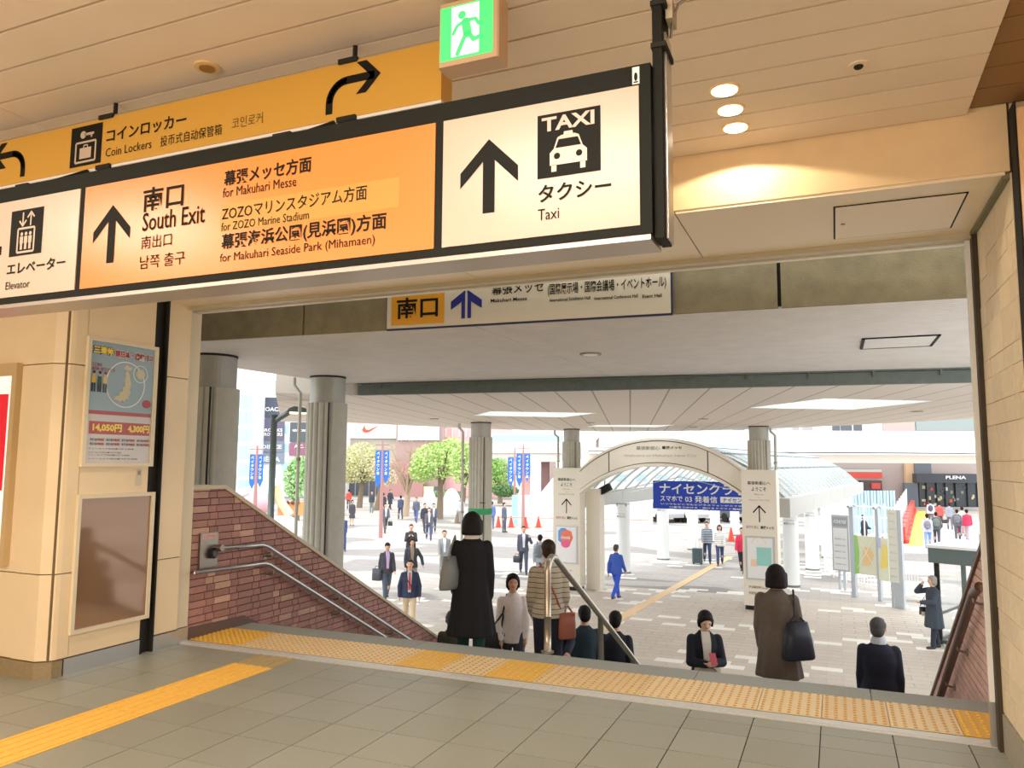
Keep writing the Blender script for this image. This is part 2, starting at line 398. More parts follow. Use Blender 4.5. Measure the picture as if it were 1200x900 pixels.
# ---- ceiling
cz = 3.312
ce = empty('ceiling', (0, 0, cz), kind='structure')
MB().box(-12, 6, -6, 4.21, cz + 0.03, cz + 0.12).build('ceiling_void', DARK, ce)
joints = [-12, -3.72, 0.655]
for a, b in zip(joints, joints[1:]):
    me = MB().add([], []); w = b - a
    me = MB().box(0.003, w - 0.003, 0.003, 0.2085 - 0.010, 0, 0.028).mesh('ceiling_panel', CEIL)
    for k in range(48):
        o = link('ceiling_panel', me, ce); o.location = (a, 4.216 - 0.2085 * (k + 1), 0)
me = MB().box(0.003, 5.2, 0.003, 0.2085 - 0.006, 0.025, 0.04).mesh('ceiling_panel', CEILD)
for k in range(48):
    o = link('ceiling_panel', me, ce); o.location = (0.66, 4.2 - 0.2085 * (k + 1), 0)
# ---- header over the opening
hd = empty('trim_header', (-2.3, 4.216, 3.0), kind='structure')
HEAD = M('header_plaster', (238, 208, 164), 0.5, noise=0.03, nscale=8)
MB().box(-0.800, 0.82, 4.216, 4.26, 3.006, 3.40).build('header_panel', HEAD, hd)
MB().box(-6.6, -0.812, 4.216, 4.26, 3.006, 3.40).build('header_panel', HEAD, hd)
MB().box(-0.812, -0.800, 4.225, 4.27, 3.006, 3.40).build('header_seam', DARK, hd)
sxs = [(-6.6, -4.17), (-4.16, -2.475), (-2.467, -0.79), (-0.782, 0.80)]
for a, b in sxs: MB().box(a, b, 4.225, 5.22, 2.99, 3.02).build('soffit_panel', SOFFIT, hd)
MB().box(-6.6, 0.82, 4.26, 5.46, 3.022, 3.5).build('header_core', M('core_beige', (170, 154, 124), 0.8), hd)
MB().box(-5.4, 0.80, 5.22, 5.30, 2.955, 3.03).build('roller_track', M('track_beige', (196, 184, 156), 0.4), hd)
MB().box(-5.4, 0.80, 5.312, 5.37, 2.945, 3.03).build('roller_guide', M('guide_beige', (222, 212, 188), 0.4), hd)
MB().box(0.79, 0.82, 4.23, 5.25, 2.97, 3.0).build('header_edge', M('edge_green', (120, 116, 88), 0.6), hd)
hf = Flat((0, 0, 2.99), (1, 0, 0), (0, -1, 0), 0.0015)
ht = empty('access_hatch', (0.35, 4.75, 2.985), label='beige access hatch with keyhole in the soffit beside the pale brick wall', cat='hatch')
MB().box(0.045, 0.665, 4.43, 5.06, 2.984, 2.992).build('hatch_door', SOFFIT, ht)
mb = MB()
for a in ((0.035, 0.045, 4.42, 5.07), (0.665, 0.675, 4.42, 5.07), (0.035, 0.675, 4.42, 4.43), (0.035, 0.675, 5.06, 5.07)): mb.box(*a, 2.986, 2.991)
mb.build('hatch_rim', DARK, ht)
MB().cyl((0.085, 4.75), 0.012, 2.980, 2.985, 12).build('lock', DSTEEL, ht)

# ---- right limestone wall, shutter track and jamb
LIME = M('limestone_block', (238, 218, 184), 0.65, noise=0.05, nscale=25, vary=0.05, bump=0.3, bscale=60)
rw = empty('wall_right', (0.82, 4.7, 0), kind='structure')
MB().box(0.832, 1.1, 4.22, 5.20, 0, 3.4).build('wall_core', M('lime_mortar', (210, 186, 150), 0.9), rw)
z = 0.22; row = 0
while z < 3.0:
    h = (0.145, 0.105, 0.20, 0.125)[row % 4]; y = 4.22 - random.uniform(0, 0.2); z1 = min(z + h, 3.0)
    while y < 5.20:
        L_ = random.choice((0.24, 0.32, 0.18)); a, b = max(y, 4.22), min(y + L_, 5.20)
        if b - a > 0.02: MB().box(0.82 + random.uniform(0, 0.004), 0.84, a + .0025, b - .0015, z + .0015, z1 - .0015).build('limestone_block', LIME, rw)
        y += L_
    z = z1; row += 1
MB().box(0.815, 0.84, 4.22, 5.20, 0, 0.21).build('kerb_stone', M('kerb_grey', (168, 160, 142), 0.6, noise=0.08, nscale=40), rw)
ft = empty('trim_right', (0.82, 5.3, 0), kind='structure')
MB().box(0.795, 1.1, 5.20, 5.27, 0, 3.0).build('shutter_track', M('track_olive', (62, 52, 36), 0.7, noise=0.12, nscale=14), ft)
MB().box(0.770, 1.1, 5.275, 5.31, 0, 3.0).build('shutter_guide', M('guide_white', (246, 244, 238), 0.4), ft)
MB().box(0.800, 1.1, 5.31, 5.40, 0, 3.0).build('jamb', M('jamb_beige', (206, 196, 172), 0.5), ft)
MB().box(0.765, 0.80, 5.272, 5.312, 0, 0.25).build('jamb_foot', STEEL, ft)
pr_ = empty('wall_pier', (1.2, 4.1, 0), kind='structure')
PIER = M('pier_panel', (240, 196, 146), 0.45)
MB().bbox(0.835, 1.16, 4.08, 4.21, 0, 3.26).build('pier_panel', PIER, pr_)
MB().box(1.165, 2.2, 4.08, 4.21, 0, 3.26).build('pier_panel', PIER, pr_)
MB().box(0.826, 0.836, 4.10, 4.22, 0, 3.30).build('pier_gap', DARK, pr_)

# ---- left pillar clad in cream panels
pl = empty('wall_left', (-5.35, 4.5, 0), kind='structure')
zs = [0.125, 0.75, 2.325, 3.31]
for a, b in zip(zs, zs[1:]):
    MB().box(-5.70, -5.35, 4.20, 4.84, a + .004, b - .004).build('wall_panel', PANEL, pl)
    MB().box(-5.60, -5.362, 4.985, 5.245, a + .004, b - .004).build('wall_panel', PANEL, pl)
    MB().prism([(-5.70, 4.0, a + .004), (-5.445, 4.0, a + .004), (-5.36, 4.07, a + .004), (-5.35, 4.10, a + .004), (-5.35, 4.195, a + .004), (-5.70, 4.195, a + .004)], (0, 0, b - a - .008)).build('corner_panel', PANEL, pl)
    MB().box(-6.6, -5.705, 4.01, 4.30, a + .004, b - .004).build('wall_panel', PANEL, pl)
MB().box(-6.6, -5.37, 4.05, 4.84, 0.0, 3.31).build('wall_core', M('joint_brown', (120, 100, 74), 0.8), pl)
MB().box(-5.7, -5.39, 4.84, 4.985, 0, 3.0).build('track_recess', DARK, pl)
MB().box(-5.385, -5.355, 4.845, 4.875, 0, 3.0).build('shutter_guide', DARK, pl)
MB().box(-5.385, -5.345, 4.965, 4.983, 0, 3.0).build('shutter_guide', DARK, pl)
MB().box(-5.7, -5.375, 4.985, 5.25, 0, 3.0).build('wall_core', M('joint_brown', (120, 100, 74)), pl)
MB().box(-5.7, -5.395, 5.255, 5.40, 0.125, 3.0).build('jamb', M('jamb_cream', (224, 210, 180), 0.5), pl)
MB().box(-5.7, -5.345, 4.98, 5.25, 0.0, 0.12).build('skirting', STEEL, pl)
MB().box(-5.7, -5.388, 5.25, 5.40, 0.0, 0.12).build('skirting', STEEL, pl)
MB().box(-5.7, -5.343, 4.16, 4.84, 0.0, 0.12).build('skirting', STEEL, pl)
MB().prism([(-6.6, 3.99, 0), (-5.44, 3.99, 0), (-5.345, 4.065, 0), (-5.345, 4.15, 0), (-6.6, 4.15, 0)], (0, 0, 0.12)).build('skirting', M('stone_skirting', (150, 132, 98), 0.6, noise=0.1, nscale=40), pl)
# hall behind and beside the camera
bk = struct(MB().box(-12, 6, -6.1, -6.0, 0, 3.4).build('wall_back', PANEL)); 
struct(MB().box(-12.1, -12, -6.1, 4.2, 0, 3.4).build('wall_far_left', PANEL))
struct(MB().box(5.0, 5.1, -6.1, 4.1, 0, 3.4).build('wall_far_right', PANEL))
struct(MB().box(-12, -6.6, 4.15, 4.35, 0, 3.4).build('wall_front_left', PANEL))
struct(MB().box(2.2, 5.0, 4.12, 4.3, 0, 3.4).build('wall_front_right', PANEL))
# station roof over the upper floor
struct(MB().box(-12, 6, -6, 6.2, 3.52, 3.7).build('station_roof', BEAM))

# ---- beam and ribbed lining outside
ob = empty('outer_beam', (-2.6, 6.6, 2.9), kind='structure')
def beam_y(x): return 6.36 + (x + 6.33) * 0.0614
for a, b in ((-8.2, -5.06), (-5.04, -3.3), (-3.28, -0.405), (-0.375, 1.6)):
    MB().prism([(a, beam_y(a), 2.90), (b, beam_y(b), 2.90), (b, beam_y(b) + 0.3, 2.90), (a, beam_y(a) + 0.3, 2.90)], (0, 0, 0.8)).build('beam_panel', BEAM, ob)
MB().prism([(-8.2, beam_y(-8.2) + .04, 2.92), (1.6, beam_y(1.6) + .04, 2.92), (1.6, beam_y(1.6) + 0.28, 2.92), (-8.2, beam_y(-8.2) + 0.28, 2.92)], (0, 0, 0.7)).build('beam_core', DARK, ob)
rl = empty('ribbed_ceiling', (-3, 9, 2.9), kind='structure')
A = Vector((-7.9, 6.3, 0)); B = Vector((2.6, 6.95, 0)); Cc = Vector((2.6, 11.9, 0)); D_ = Vector((-7.65, 10.85, 0))
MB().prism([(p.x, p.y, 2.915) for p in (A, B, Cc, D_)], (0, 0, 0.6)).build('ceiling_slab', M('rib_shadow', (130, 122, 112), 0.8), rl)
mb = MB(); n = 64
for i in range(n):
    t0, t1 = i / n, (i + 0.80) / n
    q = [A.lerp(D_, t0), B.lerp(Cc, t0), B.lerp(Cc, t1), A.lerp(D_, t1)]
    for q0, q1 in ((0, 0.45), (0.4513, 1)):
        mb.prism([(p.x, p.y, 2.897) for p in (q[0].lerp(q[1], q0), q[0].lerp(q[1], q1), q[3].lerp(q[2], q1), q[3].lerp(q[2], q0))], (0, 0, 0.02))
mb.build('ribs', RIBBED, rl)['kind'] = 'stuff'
DG = M('drain_green', (96, 104, 96), 0.6, noise=0.1, nscale=10)
db = empty('gutter_beam', (-2.7, 11.5, 2.8), kind='structure')
P0, P1 = Vector((-7.35, 10.85, 0)), Vector((2.6, 11.9, 0))
nv = Vector((-(P1 - P0).y, (P1 - P0).x, 0)).normalized()
MB().prism([(p.x, p.y, 2.70) for p in (P0, P1, P1 + nv * 0.12, P0 + nv * 0.12)], (0, 0, 0.165)).build('beam_web', DG, db)
MB().prism([(p.x, p.y, 2.875) for p in (P0 - nv * .03, P1 - nv * .03, P1 + nv * 0.05, P0 + nv * 0.05)], (0, 0, 0.03)).build('beam_flange', DG, db)
for i in range(12):
    p = P0.lerp(P1, (i + 0.5) / 12); MB().box(p.x - .015, p.x + .015, p.y - .03, p.y + .05, 2.80, 2.90).build('hanger', DG, db)
MB().tube([P0 + Vector((.1, -.03, 2.868)), P0.lerp(P1, 0.55) + Vector((0, -.05, 2.868))], 0.012, 6).build('pipe', DG, db)
# ceiling details outside
hv = empty('ceiling_vent', (0.77, 10.5, 2.9), label='rectangular hatch set in the ribbed ceiling outside near the right jamb', cat='hatch')
mb = MB()
p = [on_z(1010, 398, 2.893), on_z(1103, 392, 2.893), on_z(1093, 405, 2.893), on_z(1010, 409, 2.893)]
x0, x1, y0, y1 = p[0].x, p[1].x, p[1].y, p[2].y
for a in ((x0, x1, y0, y0 + .03), (x0, x1, y1 - .03, y1), (x0, x0 + .03, y0, y1), (x1 - .03, x1, y0, y1)): mb.box(*a, 2.885, 2.9)
mb.build('vent_frame', DARK, hv); MB().box(x0 + .03, x1 - .03, y0 + .03, y1 - .03, 2.888, 2.9).build('vent_cover', RIBBED, hv)
c = on_z(692, 415, 2.89); lo = empty('recessed_light', (c.x, c.y, 2.89), label='small dark round fitting in the ribbed ceiling outside the opening', cat='light fitting')
MB().cyl((c.x, c.y), 0.13, 2.88, 2.897, 24).build('ring', DSTEEL, lo); MB().cyl((c.x, c.y), 0.09, 2.876, 2.89, 24).build('lens', WHITE, lo)

# ---- outer canopy with skylights
CB, CT = 2.70, 3.15
outer = [(-8.4, 10.05), (-10.6, 12.8), (-14.4, 17.5), (-13.9, 18.1), (-13.0, 18.5), (-12.2, 20.4), (-11, 23.2), (-9.7, 25.2), (-7.6, 26.6), (-4.9, 27.0), (-2.2, 26.0), (0.5, 23.9), (3.1, 21.2), (4.8, 18.2), (5.6, 15), (5.6, 12.2), (2.7, 12.0), (-7.3, 10.98)]
sky = [[(-7.96, 16.62), (-6.92, 15.32), (-4.88, 16.58), (-6.13, 17.91)], [(-1.55, 15.94), (-0.13, 14.02), (1.62, 15.18), (0.37, 17.08)], [(-7.05, 22.85), (-6.44, 21.9), (-4.3, 22.5), (-5.06, 23.7)]]
cn = empty('plaza_canopy', (-4, 17, CB), kind='structure')
bm = bmesh.new()
for zz in (CB, CT):
    es = []
    for loop in [outer] + sky:
        vs = [bm.verts.new((x + 4, y - 17, zz - CB)) for x, y in loop]
        es += [bm.edges.new((vs[i], vs[(i + 1) % len(vs)])) for i in range(len(vs))]
    bmesh.ops.triangle_fill(bm, edges=es, use_beauty=True)
me = bpy.data.meshes.new('canopy_slab'); bm.to_mesh(me); bm.free()
LM = M('canopy_boards', (220, 208, 192), 0.65)
nt = LM.node_tree; N = nt.nodes; g = N.new('ShaderNodeNewGeometry'); sp = N.new('ShaderNodeSeparateXYZ'); nt.links.new(g.outputs['Position'], sp.inputs[0])
ad = N.new('ShaderNodeMath'); ad.operation = 'MULTIPLY_ADD'; ad.inputs[1].default_value = 0.25; nt.links.new(sp.outputs[1], ad.inputs[0]); nt.links.new(sp.outputs[0], ad.inputs[2])
dv = N.new('ShaderNodeMath'); dv.operation = 'DIVIDE'; dv.inputs[1].default_value = 0.6; nt.links.new(ad.outputs[0], dv.inputs[0])
fr = N.new('ShaderNodeMath'); fr.operation = 'FRACT'; nt.links.new(dv.outputs[0], fr.inputs[0])
lt = N.new('ShaderNodeMath'); lt.operation = 'LESS_THAN'; lt.inputs[1].default_value = 0.05; nt.links.new(fr.outputs[0], lt.inputs[0])
mx = N.new('ShaderNodeMixRGB'); mx.inputs[1].default_value = (*lin((222, 210, 196)), 1); mx.inputs[2].default_value = (*lin((160, 148, 134)), 1)
nt.links.new(lt.outputs[0], mx.inputs[0]); nt.links.new(mx.outputs[0], N['Principled BSDF'].inputs['Base Color'])
me.materials.append(LM); link('canopy_slab', me, cn)
mb = MB()
for i in range(len(outer)):
    (a, b), (c, d) = outer[i], outer[(i + 1) % len(outer)]; mb.add([(a, b, CB), (c, d, CB), (c, d, CT), (a, b, CT)], [(0, 1, 2, 3)])
mb.build('fascia', M('canopy_fascia', (214, 206, 196), 0.6), cn)
for L_ in sky:
    mb = MB(); cx = sum(p[0] for p in L_) / 4; cy = sum(p[1] for p in L_) / 4
    for i in range(4):
        (a, b), (c, d) = L_[i], L_[(i + 1) % 4]; mb.add([(a, b, CB), (c, d, CB), (c, d, CT), (a, b, CT)], [(0, 1, 2, 3)])
    mb.build('skylight_shaft', M('shaft_white', (236, 240, 236), 0.5), cn)
    MB().add([(a, b, CT - .02) for a, b in L_], [(0, 1, 2, 3)]).build('skylight_pane', GLASS, cn)
    mb = MB()
    for i in range(2):
        a, b = L_[i], L_[(i + 1) % 4]; c, d = L_[(i + 2) % 4], L_[(i + 3) % 4]
        m0 = ((a[0] + b[0]) / 2, (a[1] + b[1]) / 2, CT - .06); m1 = ((c[0] + d[0]) / 2, (c[1] + d[1]) / 2, CT - .06); mb.tube([m0, m1], 0.025, 6)
    mb.build('glazing_bar', M('bar_grey', (150, 160, 156), 0.5), cn)
for px, py, z_ in ((300, 0, 0),): pass
for cx, cy in ((-9.5, 17.5), (-3.0, 19.5), (-6.2, 20.4), (1.6, 18.0), (-4, 24)):
    MB().cyl((cx, cy), 0.12, CB - 0.015, CB + .01, 16).build('round_fitting', M('fitting_grey', (150, 146, 138), 0.6), cn)

# ---- fluted columns
def column(x, y, ztop, rad, label, capr=0.86, rz=0.0, zflat=None):
    t = empty('fluted_column', (x, y, PLZ), label=label, cat='column', group='columns under the canopy')
    n = 160; ring = []
    for i in range(n):
        a = 6.2832 * i / n + rz
        ad = (math.degrees(a) % 360)
        flut = 180 < ad < 325                     # the side towards the station is fluted, the rest is plain
        r_ = rad * (0.90 + 0.10 * abs(math.cos(math.radians(ad) * 10)) ** 0.7 if flut else 0.985)
        ring.append((x + r_ * math.cos(a), y + r_ * math.sin(a)))
    MB().prism([(a, b, PLZ + 0.1) for a, b in ring], (0, 0, ztop - 0.42 - PLZ - 0.1)).build('shaft', GREYCONC, t)
    MB().cyl((x, y), rad * capr, ztop - 0.42, ztop - 0.03, 40).build('capital', M('capital_metal', (168, 166, 156), 0.45, 0.3, noise=0.05), t, smooth=False)
    MB().cyl((x, y), rad * (capr + 0.02), ztop - 0.03, ztop, 40).build('collar', DARK, t)
    MB().cyl((x, y), rad * 1.06, PLZ, PLZ + 0.1, 40).build('base', M('base_grey', (120, 118, 112), 0.6), t)
    MB().box(x + rad * .62, x + rad * .66, y - rad * 0.78, y - rad * 0.72, PLZ, ztop - 0.42).build('joint_strip', DARK, t)
    return t
column(-7.12, 7.35, 2.9, 0.33, 'concrete column nearest the left jamb, rising behind the highest part of the brick wall')
column(-7.22, 9.85, 2.9, 0.31, 'concrete column between the street lamp and the plaza trees')
c3 = column(-9.15, 19.6, 2.7, 0.33, 'column with a green band behind the head of the woman in the black coat')
MB().cyl((-9.15, 19.6), 0.34, 0.16, 0.32, 48).build('green_band', M('band_green', (40, 150, 90), 0.5), c3)
MB().box(-9.0, -8.84, 19.24, 19.27, 0.48, 0.50).build('bracket', DARK, c3)
column(-8.05, 24.35, 2.7, 0.31, 'column rising behind the left pylon of the arched gate')
column(-2.08, 23.95, 2.7, 0.33, 'column rising behind the right pylon of the arched gate')
for (x, y, zt, lab) in ((-7.575, 9.64, 2.9, 'thin drainpipe left of the column beside the street lamp'), (-9.50, 19.18, 2.68, 'thin drainpipe beside the green-banded column'), (-8.52, 24.35, 2.68, 'thin drainpipe behind the left gate pylon'), (-1.62, 23.9, 2.68, 'thin drainpipe behind the right gate pylon')):
    t = empty('drainpipe', (x, y, PLZ), label=lab, cat='pipe', group='drainpipes beside the columns')
    MB().tube([(x - .12, y, zt - .02), (x - .12, y, zt - .14), (x, y, zt - .26), (x, y, PLZ)], 0.04 if zt < 2.8 else 0.026, 8).build('pipe', M('pipe_grey', (186, 182, 172), 0.5), t)
    for z_ in (1.6, 0.2, -1.2): MB().cyl((x, y), 0.055 if zt < 2.8 else 0.038, z_, z_ + .05, 10).build('clip', DSTEEL, t)

# ================================================================== PLAZA GROUND
gm = bpy.data.materials.new('plaza_paving'); gm.use_nodes = True; N = gm.node_tree.nodes; L = gm.node_tree.links; b = N['Principled BSDF']; b.inputs['Roughness'].default_value = 0.7
g = N.new('ShaderNodeNewGeometry'); br = N.new('ShaderNodeTexBrick'); br.inputs['Scale'].default_value = 1.0; br.inputs['Mortar Size'].default_value = 0.012
br.inputs['Brick Width'].default_value = 0.6; br.inputs['Row Height'].default_value = 0.3; br.inputs['Bias'].default_value = 0.0
br.inputs['Color1'].default_value = (*lin((186, 177, 168)), 1); br.inputs['Color2'].default_value = (*lin((174, 165, 157)), 1); br.inputs['Mortar'].default_value = (*lin((164, 156, 148)), 1)
L.new(g.outputs['Position'], br.inputs['Vector'])
mp = N.new('ShaderNodeMapping'); mp.inputs['Scale'].default_value = (0.10, 0.28, 0); mp.inputs['Rotation'].default_value = (0, 0, 0.5); L.new(g.outputs['Position'], mp.inputs['Vector'])
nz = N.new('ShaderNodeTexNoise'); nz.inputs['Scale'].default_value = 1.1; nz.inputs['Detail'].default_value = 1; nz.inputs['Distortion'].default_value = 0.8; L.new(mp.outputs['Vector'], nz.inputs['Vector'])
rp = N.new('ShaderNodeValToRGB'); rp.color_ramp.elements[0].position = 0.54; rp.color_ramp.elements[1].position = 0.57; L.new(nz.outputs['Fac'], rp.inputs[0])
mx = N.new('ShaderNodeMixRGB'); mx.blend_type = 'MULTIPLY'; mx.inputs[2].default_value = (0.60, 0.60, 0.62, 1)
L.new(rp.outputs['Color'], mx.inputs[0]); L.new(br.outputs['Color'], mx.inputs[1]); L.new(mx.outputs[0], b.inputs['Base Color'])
gd = empty('plaza_floor', (0, 20, PLZ), kind='structure')
MB().box(-120, 90, 10.0, 240, PLZ - 0.5, PLZ - 0.006).build('paving_base', gm, gd)
MB().box(-120, -5.7, -20, 10.0, PLZ - 0.5, PLZ - 0.006).build('paving_base', gm, gd)
PV = M('paver_beige', (196, 184, 170), 0.7, noise=0.05, nscale=20, vary=0.05); PVM = M('paver_mass', (196, 184, 170), 0.7, noise=0.05, nscale=20, vary=0.05, island=True)
PW = M('paver_white', (234, 228, 218), 0.6, vary=0.03)
white = set()
rnd = random.Random(3)
for _ in range(58):
    i, j = rnd.randrange(-22, 10), rnd.randrange(0, 64)
    for dj in range(rnd.randrange(2, 5)):
        for di in range(rnd.randrange(1, 4)):
            if rnd.random() < .8: white.add((i + 2 * di + dj % 2 + dj // 2, j + dj))
cell = []
for j in range(0, 34):
    for i in range(-16, 7):
        cell.append((i, j))
def cxy(i, j): return (i * 0.6 + (0.3 if j % 2 else 0), 15.0 + j * 0.3)
pm = MB().box(.006, .594, .006, .294, -0.03, 0).mesh('paver', PV); pw = MB().box(.006, .594, .006, .294, -0.03, 0.002).mesh('white_paver', PW)
cnt = 0; mass = MB(); wcount = 0
for (i, j) in sorted(cell, key=lambda c: cxy(*c)[1] + abs(cxy(*c)[0] + 1.5) * 0.3):
    x, y = cxy(i, j)
    if (i, j) in white: continue
    if cnt < 290: o = link('paver', pm, gd); o.location = (x, y - 20, 0); cnt += 1
    else: mass.box(x + .006, x + .594, y + .006, y + .294, PLZ - .03, PLZ)
mass.build('pavers', PVM, gd)['kind'] = 'stuff'
for (i, j) in white:
    x, y = cxy(i, j); o = link('white_paver', pw, gd); o.location = (x, y - 20, 0)
a, b = on_z(690, 745, PLZ), on_z(856, 652, PLZ)
dv_ = (b - a).normalized(); nn = Vector((-dv_.y, dv_.x, 0)) * 0.15
MB().prism([a - nn, b - nn, b + nn, a + nn], (0, 0, 0.006)).build('guide_line', M('guide_faded', (226, 190, 140), 0.6), gd)

# ================================================================== SIGNS INSIDE
FX = (1, 0, 0); FZ = (0, 0, 1)
Y1 = 2.1; Y2 = 2.5
sg = empty('direction_sign', (-2.0, Y1, 2.235), label='long black-framed hanging sign with elevator, orange South Exit and white taxi panels', cat='sign')
MB().box(-4.3, -0.454, Y1, Y1 + 0.14, 2.245, 2.748).build('case', BLACK, sg)
MB().box(-4.3, -0.46, Y1 + 0.005, Y1 + 0.15, 2.228, 2.244).build('underside_trim', M('trim_silver', (190, 180, 170), 0.35, 0.5), sg)
f1 = Flat((0, Y1, 0), FX, FZ, 0.001)
def sign_panel(u0, u1, mat):
    return MB().box(u0, u1, Y1 - 0.004, Y1 + 0.01, 2.270, 2.684).build('panel', mat, sg)
pa = sign_panel(-4.2, -2.765, CREAM); pb = sign_panel(-2.735, -1.15, ORANGE); pc = sign_panel(-1.121, -0.488, CREAM)
f1 = Flat((0, Y1 - 0.004, 0), FX, FZ, 0.0012)
f1.up_arrow(-2.575, 2.592, 2.360, 0.100, 0.045, 0.020); f1.build('arrow', INK, pb)
text(f1, '南口', -2.415, 2.541, -2.21, 2.636, INK, pb, 0.016); text(f1, 'South Exit', -2.412, 2.466, -2.102, 2.538, INK, pb, 0.008)
text(f1, '南出口', -2.412, 2.396, -2.258, 2.447, INK, pb); text(f1, '남쪽 출구', -2.414, 2.319, -2.189, 2.370, INK, pb)
text(f1, '幕張メッセ方面', -2.018, 2.590, -1.632, 2.648, INK, pb, 0.02); text(f1, 'for Makuhari Messe', -2.021, 2.548, -1.693, 2.583, INK, pb)
f2 = Flat((0, Y1 - 0.004, 0), FX, FZ, 0.0006); f2.rect(-2.028, 2.421, -1.280, 2.523); st_ = f2.build('sticker', OCHRE, pb)
text(f1, 'ZOZOマリンスタジアム方面', -2.021, 2.462, -1.403, 2.514, INK, pb, 0.004); text(f1, 'for ZOZO Marine Stadium', -2.021, 2.424, -1.635, 2.454, INK, pb)
text(f1, '幕張海浜公園(見浜園)方面', -2.018, 2.346, -1.325, 2.412, INK, pb, 0.02); text(f1, 'for Makuhari Seaside Park (Mihamaen)', -2.021, 2.300, -1.368, 2.340, INK, pb)
f1 = Flat((0, Y1 - 0.004, 0), FX, FZ, 0.0012)
f1.up_arrow(-0.960, 2.598, 2.362, 0.098, 0.050, 0.020); f1.rect(-0.799, 2.446, -0.602, 2.644); f1.build('arrow', INK, pc)
text(f1, 'TAXI', -0.785, 2.590, -0.620, 2.634, CREAM, pc, 0.03)
f3 = Flat((0, Y1 - 0.004, 0), FX, FZ, 0.0022)
f3.poly([(-0.759, 2.482), (-0.759, 2.520), (-0.747, 2.532), (-0.735, 2.566), (-0.723, 2.572), (-0.716, 2.572), (-0.714, 2.582), (-0.688, 2.582), (-0.686, 2.572), (-0.680, 2.572), (-0.668, 2.566), (-0.656, 2.532), (-0.643, 2.520), (-0.643, 2.482)])
f3.rect(-0.754, 2.462, -0.738, 2.484); f3.rect(-0.664, 2.462, -0.648, 2.484); f3.build('taxi_symbol', CREAM, pc)
f3 = Flat((0, Y1 - 0.004, 0), FX, FZ, 0.0030); f3.poly([(-0.741, 2.534), (-0.731, 2.560), (-0.671, 2.560), (-0.661, 2.534)]); f3.disc(-0.736, 2.509, 0.010); f3.disc(-0.667, 2.509, 0.010); f3.build('taxi_window', INK, pc)
text(f1, 'タクシー', -0.796, 2.372, -0.571, 2.426, INK, pc, 0.018); text(f1, 'Taxi', -0.797, 2.318, -0.730, 2.352, INK, pc)
f1 = Flat((0, Y1 - 0.004, 0), FX, FZ, 0.0012)
f1.rect(-3.168, 2.441, -2.971, 2.637); f1.rect(-3.32, 2.456, -3.218, 2.494); f1.build('symbol_ground', INK, pa)
f3 = Flat((0, Y1 - 0.004, 0), FX, FZ, 0.0022)
f3.stroke([(-3.093, 2.622), (-3.093, 2.570)], 0.008); f3.stroke([(-3.112, 2.588), (-3.093, 2.567), (-3.074, 2.588)], 0.008)
f3.stroke([(-3.045, 2.568), (-3.045, 2.620)], 0.008); f3.stroke([(-3.064, 2.602), (-3.045, 2.623), (-3.026, 2.602)], 0.008)
f3.stroke([(-3.119, 2.455), (-3.119, 2.556), (-3.019, 2.556), (-3.019, 2.455), (-3.119, 2.455)], 0.009, round_=False)
for q in (-3.095, -3.069, -3.043): f3.disc(q, 2.532, 0.008, n=12); f3.rect(q - .010, 2.492, q + .010, 2.522); f3.rect(q - .007, 2.466, q + .007, 2.492)
f3.build('elevator_symbol', CREAM, pa)
text(f1, 'エレベーター', -3.173, 2.364, -2.823, 2.414, INK, pa, 0.018); text(f1, 'Elevator', -3.173, 2.302, -3.026, 2.334, INK, pa)
f4 = Flat((0, Y1, 0), FX, FZ, 0.001); f4.rect(-0.507, 2.690, -0.486, 2.742); lb = f4.build('inspection_sticker', WHITE, sg)
f4 = Flat((0, Y1, 0), FX, FZ, 0.002); f4.disc(-0.4965, 2.712, 0.005, 0.013); f4.rect(-0.503, 2.694, -0.490, 2.698); f4.build('emblem', INK, lb)
MB().box(-0.452, -0.425, Y1 + 0.02, Y1 + 0.13, 2.235, cz).build('end_post', BLACK, sg)
MB().box(-0.4245, -0.418, Y1 + 0.05, Y1 + 0.13, 2.24, 2.86).build('post_trim', STEEL, sg)
for z_ in (2.80, 2.93, 3.05): MB().box(-0.456, -0.412, Y1 + 0.015, Y1 + 0.135, z_, z_ + 0.015).build('clamp', DARK, sg)
for x_ in (-3.25, -1.84):
    MB().box(x_ - 0.04, x_ + 0.04, Y1 + 0.08, Y1 + 0.14, 2.748, 2.80).build('hanger_shoe', DARK, sg)
    MB().tube([(x_, Y1 + 0.12, 2.79), (x_, Y2 - 0.005, 2.97)], 0.010, 8).build('hanger_rod', DARK, sg)
cb = empty('gooseneck_sensor', (-0.40, Y1 + 0.1, 2.95), label='small gooseneck lamp strapped to the black sign post near the ceiling', cat='sensor')
MB().tube([(-0.412, Y1 + .09, 2.86), (-0.400, Y1 + .08, 2.92), (-0.385, Y1 + .08, 2.955), (-0.345, Y1 + .08, 2.975), (-0.315, Y1 + .08, 2.978)], 0.004, 6).build('neck', DSTEEL, cb)
MB().ell((-0.300, Y1 + .08, 2.977), 0.020, 0.012, 0.009).build('head', DSTEEL, cb, smooth=True)
MB().box(-0.418, -0.398, Y1 + .05, Y1 + .12, 2.90, 2.96).build('junction_box', M('box_beige', (190, 176, 150), 0.5), cb)

